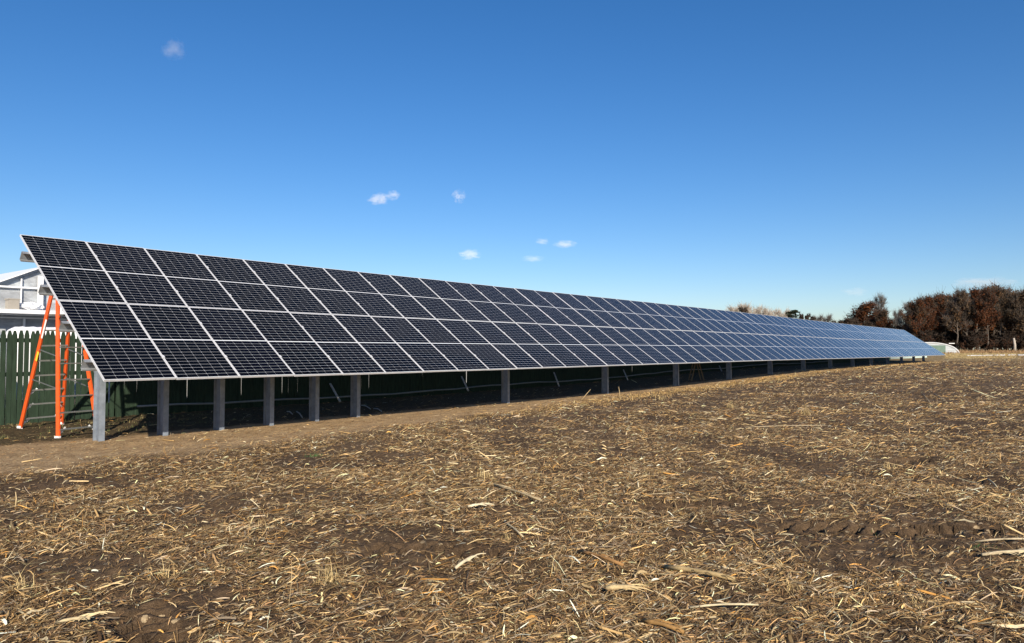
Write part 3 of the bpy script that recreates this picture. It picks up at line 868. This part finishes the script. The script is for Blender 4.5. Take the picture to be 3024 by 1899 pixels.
# lone pair left of the wood
place_tree('rust1', 2556, 205, 893, 'oak_tree', 'rust leaved tree standing apart just left of the wood', None, wide=1.6)
place_tree('bare2', 2606, 212, 868, 'bare_tree', 'grey bare tree rising behind the lone rust leaved tree', None, wide=.7)
place_tree('bare2', 2655, 215, 912, 'bare_tree', 'thin bare tree between the lone rust tree and the wood', None, wide=.75)
place_tree('rust2', 2610, 198, 915, 'oak_tree', 'low rust leaved tree right of the lone rust tree', None, wide=.9)
place_tree('bare1', 2545, 225, 930, 'bare_tree', 'low grey bare tree partly behind the lone rust tree', None, wide=.9)
front = [(2708, 'rust2', 880), (2742, 'rust1', 870), (2790, 'rust2', 866), (2822, 'brown2', 852), (2850, 'brown1', 852), (2886, 'rust1', 848), (2918, 'rust1', 842),
         (2952, 'brown1', 840), (2988, 'brown2', 856), (3022, 'brown1', 850), (3060, 'rust2', 845), (3100, 'brown1', 850)]
kl = {'rust1': 'rust leaved', 'rust2': 'rust and brown leaved', 'brown1': 'dull brown', 'brown2': 'thin brown', 'bare1': 'bare grey', 'bare2': 'bare grey'}
for k, (px, kd, ty) in enumerate(front):
    place_tree(kd, px, 178 + (k % 3) * 4, ty + 6, 'woodland_tree', '%s tree, %s from the left in the front row of the wood' % (kl[kd], ordn[k]), 'front row trees of the wood', wide=.85)
rw = random.Random(31)
for k in range(26):
    px = 2690 + k * 17.5 + rw.uniform(-6, 6); ty = np.interp(px, [2690, 2740, 2790, 2850, 2950, 3000, 3150], [890, 872, 862, 852, 842, 856, 846]) + rw.uniform(0, 18)
    kd = rw.choice(['brown1', 'brown2', 'bare1', 'bare2', 'rust2', 'brown1'])
    place_tree(kd, px, 195 + rw.uniform(0, 25), ty, 'woodland_tree', 'brown tree standing deep in the wood behind the front row', 'trees deep in the wood', wide=1.0)
for k in range(34):
    px = 2668 + k * 14 + rw.uniform(-5, 5)
    place_tree('shrub', px, rw.uniform(172, 196), 1032 - rw.uniform(22, 62), 'shrub', 'dark brown shrub in the undergrowth at the foot of the wood', 'shrubs at the foot of the wood', 'shrub', wide=1.2)
for k, px in enumerate((2480, 2500, 2522, 2550, 2580, 2610, 2640, 2665)):
    place_tree('shrub', px, 192 + k % 3 * 4, [948, 941, 944, 950, 955, 958, 962, 960][k], 'shrub', 'round brown shrub, %s from the left over the far top edge of the array' % ordn[k], 'shrubs showing over the array', 'shrub', wide=.7)
for k in range(30):
    px = 2690 + k * 16 + rw.uniform(-5, 5)
    place_tree('shrub', px, rw.uniform(222, 236), 1032 - rw.uniform(60, 95), 'shrub', 'tall dark thicket shrub deep behind the trunks of the wood', 'thicket shrubs deep in the wood', 'shrub', wide=.9)
# pale bare trees far behind the array
for k, (px, ty, w) in enumerate([(2158, 903, .8), (2186, 896, .9), (2215, 900, .9), (2240, 910, .8), (2268, 909, .8), (2292, 914, .8), (2318, 913, .8), (2418, 930, .8), (2440, 929, .9)]):
    place_tree('pale' if k < 7 else 'bare2', px, 260 + (k % 3) * 8, ty, 'bare_tree', ('pale bare tree, %s from the left behind the top edge of the array' % ordn[k]) if k < 7 else ('small grey bare tree over the array, %s of the two left of the brown shrubs' % ('left' if k == 7 else 'right')), 'bare trees far behind the array', wide=w * 1.25)
place_tree('shrub', 2204, 235, 908, 'round_tree', 'round brown tree in front of the pale bare trees behind the array', None, 'tree', wide=.42)
place_tree('shrub', 2372, 240, 928, 'round_tree', 'low dark reddish tree right of the small pine behind the array', None, 'tree', wide=.5)
place_tree('shrub', 2388, 240, 934, 'round_tree', 'lower brown tree beside the dark reddish tree behind the array', None, 'tree', wide=.45)
# small flat-tiered pine
def pine():
    D = 225; x = dep(2340, D); z = gz(x, D); h = HC + (1032 - 917) / FPX * D - z
    root = empty('pine_tree', (x, D, z)); tag(root, 'small dark pine with flat tiers showing over the top edge of the array', 'tree')
    b = MB(); b.tube([(0, 0, 0), (.1, 0, h * .5), (0, .1, h)], [.28, .18, .05], 6); b.build('trunk', M['bark'], root, True)
    g = np.random.default_rng(4); c = []
    for (zz, w, cx) in ((.99, 1.2, .8), (.955, 2.6, .3), (.92, 2.0, -.4), (.88, 2.4, .2), (.84, 1.8, .2), (.79, 2.8, 0), (.73, 3.0, 0), (.66, 3.2, 0)):
        n = 210; ph = g.uniform(0, 6.28, n); r = w * .75 * np.sqrt(g.random(n)); c.append(np.stack([cx + r * np.cos(ph), r * np.sin(ph), h * zz + g.normal(size=n) * .10], 1))
    c = np.concatenate(c); n = len(c); d1 = g.normal(size=(n, 3)) * [1, 1, .3]; d2 = g.normal(size=(n, 3)) * [1, 1, .3]
    d1 *= .26 / np.linalg.norm(d1, axis=1)[:, None]; d2 *= .26 / np.linalg.norm(d2, axis=1)[:, None]
    V = np.stack([c - d1, c + d2, c + d1, c - d2], 1).reshape(-1, 3)
    me = np_mesh('crown', V, np.arange(len(V)).reshape(-1, 4), M['leaf'], np.repeat(np.array([[.030, .040, .022]]) * g.uniform(.6, 1.4, (n, 1)), 4, axis=0))
    link(bpy.data.objects.new('crown', me), root)
pine()
# pale broken trunk standing at the wood's edge
x = dep(2995, 170); z = gz(x, 170)
b = MB(); b.tube([(x, 170, z - .2), (x + .1, 170, z + 1.6), (x - .1, 170, z + 3.2)], [.34, .27, .20], 8); b.tube([(x, 170, z + 2.0), (x + .35, 170, z + 2.6)], [.08, .05], 5)
tag(b.build('dead_trunk', M['palebark'], None, True, origin=(x, 170, z)), 'pale broken tree trunk standing at the foot of the wood', 'tree trunk')

# ------------------------------------------------------------ plant litter on the field
LC = np.array([(.66, .48, .24), (.80, .66, .40), (.54, .35, .145), (.38, .235, .105), (.25, .145, .066), (.15, .088, .044), (.48, .37, .24), (.55, .28, .07)])
def strips_mesh(cx, cy, heading, length, width, lift, arch_h, color, nseg=3, tilt=None, zoffs=None, cup=0.3):
    n = len(cx); ts = np.linspace(-.5, .5, nseg + 1)
    g = RNG; dx, dy = np.cos(heading), np.sin(heading)
    bend = g.normal(0, .28, n); roll = g.normal(0, .5, n)
    vs = []
    z0 = ground_z(cx, cy) - Z0
    ex, ey = cx + dx * length * .5, cy + dy * length * .5
    sx, sy = cx - dx * length * .5, cy - dy * length * .5
    ze = ground_z(ex, ey) - Z0; zs = ground_z(sx, sy) - Z0
    for t in ts:
        off = bend * length * (t * t - .25 * 0) * .8
        px = cx + dx * length * t - dy * off; py = cy + dy * length * t + dx * off
        zg = np.maximum(np.where(t > 0, z0 + (ze - z0) * 2 * t, z0 + (z0 - zs) * 2 * t), z0 - .01)
        pz = zg + lift + arch_h * (1 - 4 * t * t) + (tilt * (t + .5) * length if tilt is not None else 0)
        wv = width * .5 * (1 - (np.abs(t) * 1.7) ** 2 * .6)
        wx, wy, wz = -dy * np.cos(roll), dx * np.cos(roll), np.sin(roll)
        vs.append(np.stack([px - wx * wv, py - wy * wv, pz - wz * wv + np.abs(wz) * wv], 1)); vs.append(np.stack([px + wx * wv, py + wy * wv, pz + wz * wv + np.abs(wz) * wv], 1))
    V = np.stack(vs, 1)                      # n, 2*(nseg+1), 3
    m = 2 * (nseg + 1); base = (np.arange(n) * m)[:, None, None]
    fq = np.array([[2 * k, 2 * k + 1, 2 * k + 3, 2 * k + 2] for k in range(nseg)])[None]
    F = (base + fq).reshape(-1, 4); Cc = np.repeat(color, m, axis=0)
    return V.reshape(-1, 3), F, Cc
def sample(n, r0, r1, spread=50):
    r = np.sqrt(RNG.uniform(r0 * r0, r1 * r1, n)); th = np.radians(90 + RNG.uniform(-spread, spread, n))
    return r * np.cos(th), r * np.sin(th)
VV, FF, CC = [], [], []; tot = 0
def push(V, F, Cc):
    global tot
    VV.append(V); FF.append(F + tot); CC.append(Cc); tot += len(V)
def in_print(x, y):
    m = np.zeros(np.shape(x), bool)
    for c, ln, wd, hd in PRINTS:
        t = math.radians(hd)
        lx = (x - c[0]) * math.cos(t) + (y - c[1]) * math.sin(t); ly = -(x - c[0]) * math.sin(t) + (y - c[1]) * math.cos(t)
        m |= (np.abs(lx) < ln / 2) & (np.abs(ly) < wd / 2)
    return m
def keep_field(x, y, bare_keep=.085):
    bare, grass, a, n = masks(x, y)
    dens = np.clip(.60 + 2.9 * fbm(x, y, .8, 4, 51) + 1.1 * fbm(x, y, 5.0, 2, 61), .15, 1.15)
    pr = dens * (1 - bare) + bare_keep * bare
    edge = np.exp(-((n - strip_edge(a) + .35) / .3) ** 2) * .35
    pr = pr + edge * (1 - bare)
    pr = np.where(in_print(x, y), pr * .12, pr)
    return (RNG.random(len(x)) < pr) & (n < 6.0) & ~((n > 1.9) & (RNG.random(len(x)) > .5))
def pick(n, w):
    w = np.array(w, float); w /= w.sum(); i = RNG.choice(len(LC), n, p=w); return np.clip(LC[i] * np.clip(RNG.lognormal(-.38, .62, (n, 1)), .2, 1.8), 0, .92)
bands = [(2.6, 6, 7200), (6, 10, 4600), (10, 16, 1900), (16, 28, 480), (28, 50, 130), (50, 90, 24), (90, 150, 8)]
for (r0, r1, dens) in bands:
    area = math.radians(100) / 2 * (r1 * r1 - r0 * r0); n = int(area * dens)
    x, y = sample(n, r0, r1); k = keep_field(x, y); x, y = x[k], y[k]; n = len(x)
    g = RNG; cls = g.random(n); far = (1 + min(2.6, max(0, (r0 - 8)) / 22.0)) * (1.0 if r0 < 12 else 1.2)
    hd = np.where(g.random(n) < .6, g.normal(-.05, .45, n), g.uniform(0, math.pi, n))
    # fine chopped fibres
    m = cls < .62
    push(*strips_mesh(x[m], y[m], hd[m], g.lognormal(-3.45, .5, m.sum()) * far, g.uniform(.0020, .0060, m.sum()) * far ** 1.2, g.uniform(0, .018, m.sum()), g.uniform(0, .005, m.sum()), pick(m.sum(), (3, 1.2, 4, 5, 5, 3.5, 2, .6)), 2, tilt=np.abs(g.normal(0, .32, m.sum()))))
    # leaf strips and husks
    m = (cls >= .62) & (cls < .984)
    push(*strips_mesh(x[m], y[m], hd[m], g.lognormal(-2.95, .55, m.sum()) * far, g.uniform(.0032, .0085, m.sum()) * far, g.uniform(.002, .018, m.sum()), g.uniform(0, .007, m.sum()), pick(m.sum(), (4, 1.6, 4.5, 4.5, 4, 2.5, 2, .8)), 3, tilt=np.abs(g.normal(0, .20, m.sum()))))
    m = cls >= .984
    push(*strips_mesh(x[m], y[m], hd[m], g.lognormal(-2.65, .45, m.sum()) * far ** .8, g.uniform(.008, .019, m.sum()) * far ** .8, g.uniform(.004, .025, m.sum()), g.uniform(0, .012, m.sum()), pick(m.sum(), (5, 4, 3, 1.5, 1, .5, 2.5, 1)), 4, tilt=g.normal(0, .12, m.sum())))
V = np.concatenate(VV); F = np.concatenate(FF); Cc = np.concatenate(CC)
lo = link(bpy.data.objects.new('corn_litter', np_mesh('corn_litter', V, F, M['litter'], Cc)))
tag(lo, 'chopped pale corn leaves and straw strewn over the brown field', 'plant litter', kind='stuff')

# broken stalk pieces: hex prisms with nodes, thick ones are things of their own
def stalk_verts(b, p, q, r, sag=0.0):
    n = 5; pts = [lerp(p, q, t) + UP * sag * math.sin(math.pi * t) for t in np.linspace(0, 1, n)]
    b.tube(pts, [r * (1.0 + (.18 if i in (1, 3) else 0)) * (1 - .15 * i / n) for i in range(n)], 7)
sb = MB(); cols = []
for k in range(900):
    r = math.sqrt(RNG.uniform(2.8 ** 2, 22 ** 2)) ; th = math.radians(90 + RNG.uniform(-48, 48)); x, y = r * math.cos(th), r * math.sin(th)
    if not keep_field(np.array([x]), np.array([y]))[0]: continue
    ln = RNG.uniform(.07, .28); h = RNG.uniform(0, math.pi); rad = RNG.uniform(.004, .0095)
    p = np.array([x, y, gz(x, y) + rad + .004]); q = p + np.array([math.cos(h) * ln, math.sin(h) * ln, 0]); q[2] = gz(q[0], q[1]) + rad + .004 + RNG.uniform(0, .05)
    n0 = len(sb.v); stalk_verts(sb, p, q, rad); cols += [tuple(LC[RNG.choice([0, 1, 2, 3, 7], p=[.35, .2, .25, .12, .08])] * RNG.uniform(.75, 1.2))] * (len(sb.v) - n0)
me = sb.mesh('stalk_pieces', M['litter'], True); ca = me.color_attributes.new('Col', 'FLOAT_COLOR', 'POINT')
cc = np.ones((len(cols), 4), np.float32); cc[:, :3] = np.array(cols); ca.data.foreach_set('color', cc.ravel())
o = link(bpy.data.objects.new('stalk_pieces', me)); tag(o, 'short broken corn stalk pieces scattered over the field', 'plant litter', kind='stuff')

# larger stalks one can tell apart
def colmesh(b, cs, name, origin):
    o_ = np.array(origin); b.v = [tuple(np.array(v) - o_) for v in b.v]
    me = b.mesh(name, M['litter'], True); ca = me.color_attributes.new('Col', 'FLOAT_COLOR', 'POINT')
    cc = np.ones((len(b.v), 4), np.float32); cc[:, :3] = np.array(cs); ca.data.foreach_set('color', cc.ravel())
    o = bpy.data.objects.new(name, me); o.location = tuple(float(c) for c in origin); return link(o)
STALKS = [
 (1460, 1440, 1600, 1492, .017, (.58, .45, .26), 'thick pale corn stalk lying with its butt on the husk tuft mid field'),
 (1420, 1432, 1510, 1452, .012, (.62, .50, .30), 'short pale corn stalk crossing just left of the thick one mid field'),
 (1560, 1540, 1890, 1542, .009, (.42, .33, .20), 'long thin straight stalk lying level right of the husk tuft mid field'),
 (1382, 1505, 1436, 1505, .018, (.78, .68, .46), 'short bright cream stalk piece lying level below the husk tuft'),
 (1490, 1550, 1545, 1600, .012, (.74, .62, .38), 'pale stalk pointing down right near the middle of the field'),
 (1710, 1640, 1840, 1690, .020, (.50, .27, .10), 'orange brown corn stalk with frayed lower end right of the middle'),
 (1345, 1690, 1404, 1660, .018, (.76, .66, .44), 'bright cream stalk slanting up right in the middle foreground'),
 (1965, 1690, 2170, 1735, .026, (.58, .42, .20), 'large husked corn stalk with golden leaves right foreground'),
 (1790, 1755, 1885, 1765, .026, (.66, .50, .26), 'thick golden husk piece lying level left of the large husked stalk'),
 (1900, 1850, 2020, 1895, .020, (.46, .26, .09), 'rust brown stalk at the bottom edge of the field right of centre'),
 (2200, 1265, 2440, 1262, .011, (.52, .42, .27), 'long pale stalk lying level below the golden grass tufts'),
 (2880, 1608, 3060, 1608, .012, (.66, .54, .34), 'upper long pale stalk lying level at the right edge of the field'),
 (2900, 1650, 3080, 1646, .018, (.66, .54, .34), 'lower thick pale stalk lying level at the right edge of the field'),
 (2038, 1805, 2240, 1806, .010, (.70, .60, .38), 'long thin cream stalk lying level in the right foreground'),
 (2725, 1165, 2748, 1195, .013, (.66, .54, .34), 'left one of two slanting pale stalks in the far right field'),
 (2760, 1165, 2795, 1190, .013, (.66, .54, .34), 'right one of two slanting pale stalks in the far right field'),
 (2916, 1420, 2945, 1450, .012, (.70, .60, .38), 'short pale stalk slanting down right near the right edge'),
 (2555, 1500, 2610, 1515, .012, (.66, .54, .34), 'short pale stalk above the tyre prints right of centre'),
 (165, 1855, 265, 1850, .016, (.70, .56, .32), 'pale yellow stalk piece lying level at the bottom left'),
 (1255, 1492, 1330, 1530, .010, (.46, .34, .19), 'thin brown stalk slanting down right left of the cream piece'),
]
for (x0, y0, x1, y1, r, c, lab) in STALKS:
    p, q = pix(x0, y0) + UP * (r + .012), pix(x1, y1) + UP * (r + .03); b = MB(); stalk_verts(b, p, q, r * .62, .012)
    c = np.array(c) * .82; cs = [tuple(c * (.85 + .25 * ((i // 7) % 2))) for i in range(len(b.v))]
    root = colmesh(b, cs, 'corn_stalk', p); tag(root, lab, 'corn stalk', 'larger corn stalks lying on the field')
    if r >= .016:      # ragged husk leaves clinging to the thicker ones
        d = (q - p) / np.linalg.norm(q - p)
        for k in range(4):
            b = MB()
            t = RNG.uniform(.05, .9); s0 = lerp(p, q, t); side = np.cross(d, UP) * RNG.choice([-1, 1]); ln = RNG.uniform(.08, .18); w = RNG.uniform(.008, .018); V = []
            for j in range(5):
                u = j / 4; m = s0 + d * ln * u + side * (.006 + .045 * u) + UP * (.02 * math.sin(math.pi * u)); ww = w * (1 - .75 * u) * .5; V += [m - np.cross(d, side) * ww + side * ww * .3, m + np.cross(d, side) * ww]
            b.add(V, [(2 * j, 2 * j + 1, 2 * j + 3, 2 * j + 2) for j in range(4)])
            o = colmesh(b, [tuple(c * RNG.uniform(.9, 1.35))] * 10, 'husk', p); o.location = (0, 0, 0); o.parent = root

# dry grass: tufts standing in the litter and a golden fringe beside the bare strip
def tuft(x, y, n, h, spread, c, store):
    g = RNG; z = gz(x, y)
    for _ in range(n):
        ph = g.uniform(0, 6.28); ln = h * g.uniform(.5, 1.2); lean = g.uniform(.3, 1.9); w = g.uniform(.0010, .0026) * (1 + math.hypot(x, y) / 12)
        r0 = g.uniform(0, spread); b0 = np.array([x + r0 * math.cos(ph * 3), y + r0 * math.sin(ph * 3), z - .005]); V = []
        for j in range(4):
            u = j / 3; a_ = lean * u; m = b0 + np.array([math.cos(ph) * math.sin(a_) * ln * u, math.sin(ph) * math.sin(a_) * ln * u, math.cos(a_) * ln * u + .002]); s_ = np.array([-math.sin(ph), math.cos(ph), 0]) * w * (1 - .8 * u); V += [m - s_, m + s_]
        store[0].append(np.array(V)); store[1].append(np.tile(np.array(c) * g.uniform(.7, 1.3), (8, 1)))
def tufts_obj(name, store, **kw):
    V = np.concatenate(store[0]); n = len(store[0]); F = ((np.arange(n) * 8)[:, None, None] + np.array([[0, 1, 3, 2], [2, 3, 5, 4], [4, 5, 7, 6]])[None]).reshape(-1, 4)
    o = link(bpy.data.objects.new(name, np_mesh(name, V, F, M['litter'], np.concatenate(store[1])))); return tag(o, **kw)
st = ([], [])
for (px, py, n, h, sp) in [(975, 1720, 46, .20, .10), (60, 1745, 30, .22, .08), (120, 1600, 10, .15, .05), (1430, 1412, 70, .14, .14), (2160, 1205, 60, .26, .16), (2380, 1225, 60, .30, .14), (1950, 1180, 50, .22, .2), (1290, 1400, 20, .10, .1),
                           (2620, 1385, 30, .12, .14), (1640, 1690, 12, .22, .05), (1500, 1600, 18, .14, .07), (2700, 1800, 30, .14, .12), (2330, 1750, 24, .13, .1), (760, 1560, 20, .12, .1), (480, 1700, 16, .12, .08)]:
    q = pix(px, py); tuft(q[0], q[1], n, h, sp, (.58, .43, .20), st)
for k in range(2600):
    a = RNG.uniform(-2, 75) if k % 2 else RNG.uniform(7, 34); w = RNG.normal(0, .4); n_ = strip_edge(a) - .35 + w; x, y = P(a, n_)[:2]
    dens = .25 + .75 * float(sst(np.array(a), 7, 16))
    if RNG.random() < dens: tuft(x, y, 5, RNG.uniform(.03, .10), .16, (.64, .43, .17), st)
for k in range(700):
    x, y = sample(1, 3, 30); 
    if keep_field(x, y)[0]: tuft(float(x[0]), float(y[0]), 3, RNG.uniform(.04, .12), .03, (.50, .38, .20), st)
for k in range(420):
    a = RNG.uniform(-6, 4.5); n_ = RNG.uniform(2.8, 5.9); x, y = P(a, n_)[:2]; tuft(x, y, 7, RNG.uniform(.03, .09), .10, (.30, .25, .11) if RNG.random() < .6 else (.12, .14, .05), st)
tufts_obj('dry_grass', st, label='thin golden dry grass in tufts and along the bare soil strip', cat='grass', kind='stuff')
# upright straws one can count
for (x0, y0, x1, y1, lab) in [(1716, 1182, 1744, 1150, 'bent dry straw leaning right at the strip edge before the wide spaced posts'), (1831, 1180, 1827, 1142, 'thin upright dry straw at the strip edge beside the second wide spaced post'),
                              (852, 1790, 861, 1655, 'tall thin dry straw standing upright in the left middle foreground'), (1684, 1690, 1688, 1622, 'thin upright dry straw right of the middle foreground'), (45, 1500, 46, 1452, 'short upright pale stalk stub at the left edge of the field')]:
    p = pix(x0, y0); q = dirpt(x1, y1, p[1]); b = MB(); r = .0035 * p[1] / 7 * (2.2 if x0 == 45 else 1)
    b.tube([p - UP * .01, lerp(p, q, .5) + np.array([.01, 0, .01]), q], [r, r * .8, r * .4], 5)
    o = colmesh(b, [(.60, .45, .24)] * len(b.v), 'dry_straw', p); tag(o, lab, 'straw', 'upright dry straws')
# green weeds
st = ([], [])
for (px, py, n, h) in [(932, 1350, 60, .07), (1690, 1893, 26, .05), (1645, 1270, 30, .05), (2595, 1575, 40, .06), (2910, 1620, 40, .05), (760, 1640, 30, .05)]:
    q = pix(px, py); tuft(q[0], q[1], n, h, .16, (.07, .15, .045), st)
tufts_obj('green_weeds', st, label='small low green weeds sprouting among the litter', cat='weeds', kind='stuff')
# dry grass band before the wood
st = ([], [])
for k in range(7000):
    D = RNG.uniform(96, 172); px = RNG.uniform(2780, 3120) if D > 140 else RNG.uniform(2790, 3000); x = dep(px, D); c = (.40, .25, .12) if D > 145 else (.50, .38, .18)
    tuft(x, D, 3, RNG.uniform(.35, .8) if D > 145 else RNG.uniform(.08, .22), .3, c, st)
tufts_obj('tall_dry_grass', st, label='band of tall brown dry grass before the wood', cat='grass', kind='stuff')

# ------------------------------------------------------------ small clouds
def cloud_mat(name, dens, seed, col=(1, 1, 1)):
    m = bpy.data.materials.new(name); m.use_nodes = True; nt = m.node_tree; nt.nodes.remove(nt.nodes['Principled BSDF'])
    v = N(nt, 'ShaderNodeVolumePrincipled'); v.inputs['Color'].default_value = (*col, 1); v.inputs['Anisotropy'].default_value = -.5
    tc = N(nt, 'ShaderNodeTexCoord'); co = tc.outputs['Object']
    ad = N(nt, 'ShaderNodeVectorMath', operation='ADD'); nt.links.new(co, ad.inputs[0]); ad.inputs[1].default_value = (seed * 3.7, seed, 0)
    ns = noise_(nt, 1.7, 4, .62, ad.outputs[0])
    ln = N(nt, 'ShaderNodeVectorMath', operation='LENGTH'); nt.links.new(co, ln.inputs[0])
    f = math_(nt, 'SUBTRACT', 1.0, ln.outputs['Value'])
    f = math_(nt, 'ADD', math_(nt, 'MULTIPLY', f, .9), math_(nt, 'MULTIPLY', math_(nt, 'SUBTRACT', ns, .56), 2.4))
    f = math_(nt, 'MAXIMUM', f, 0.0)
    nt.links.new(math_(nt, 'MULTIPLY', f, dens), v.inputs['Density'])
    nt.links.new(v.outputs[0], nt.nodes['Material Output'].inputs['Volume']); return m
CL = [(513, 146, 80, 62, .010, 'soft round white cloud high in the left of the sky'), (1118, 588, 70, 34, .05, 'brightest small white cloud above the middle of the array'), (1160, 577, 50, 26, .04, 'wispy right tail cloud joined to the brightest small cloud'),
      (1355, 579, 46, 38, .035, 'small slanted white cloud right of the brightest one'), (1602, 713, 44, 20, .03, 'tiny white cloud left of the flat one low over the array'), (1668, 721, 76, 22, .035, 'flat white cloud low over the array, rightmost of the low group'),
      (1387, 752, 72, 30, .035, 'small white cloud low over the array, leftmost of the low group'), (1573, 764, 72, 20, .018, 'faint flat cloud below the tiny one low over the array'), (2910, 836, 190, 34, .016, 'wide faint cloud resting above the wood'), (2525, 862, 90, 24, .013, 'faint greyish cloud above the lone rust tree')]
for k, (px, py, w, h, dn, lab) in enumerate(CL):
    Dc = 2600.0; q = dirpt(px, py, Dc)
    b = MB(); nk, nm = 14, 8; V = [(0, 0, 1)]
    for i in range(1, nm):
        for j in range(nk): V.append((math.sin(math.pi * i / nm) * math.cos(2 * math.pi * j / nk), math.sin(math.pi * i / nm) * math.sin(2 * math.pi * j / nk), math.cos(math.pi * i / nm)))
    V.append((0, 0, -1)); Fs = [(0, 1 + j, 1 + (j + 1) % nk) for j in range(nk)]
    Fs += [(1 + i * nk + j, 1 + (i + 1) * nk + j, 1 + (i + 1) * nk + (j + 1) % nk, 1 + i * nk + (j + 1) % nk) for i in range(nm - 2) for j in range(nk)]
    e = 1 + (nm - 2) * nk; Fs += [(len(V) - 1, e + (j + 1) % nk, e + j) for j in range(nk)]
    b.add(V, Fs); o = b.build('cloud', cloud_mat('cloud_vapour', dn * .62, k + 1, (1.0, 1.0, 1.0)), None)
    o.location = tuple(float(c) for c in q); sx = w / 2 / FPX * Dc * 1.05; o.scale = (sx, sx * .7, h / 2 / FPX * Dc * 1.25); tag(o, lab, 'cloud', 'small clouds')
S.cycles.volume_max_steps = 64
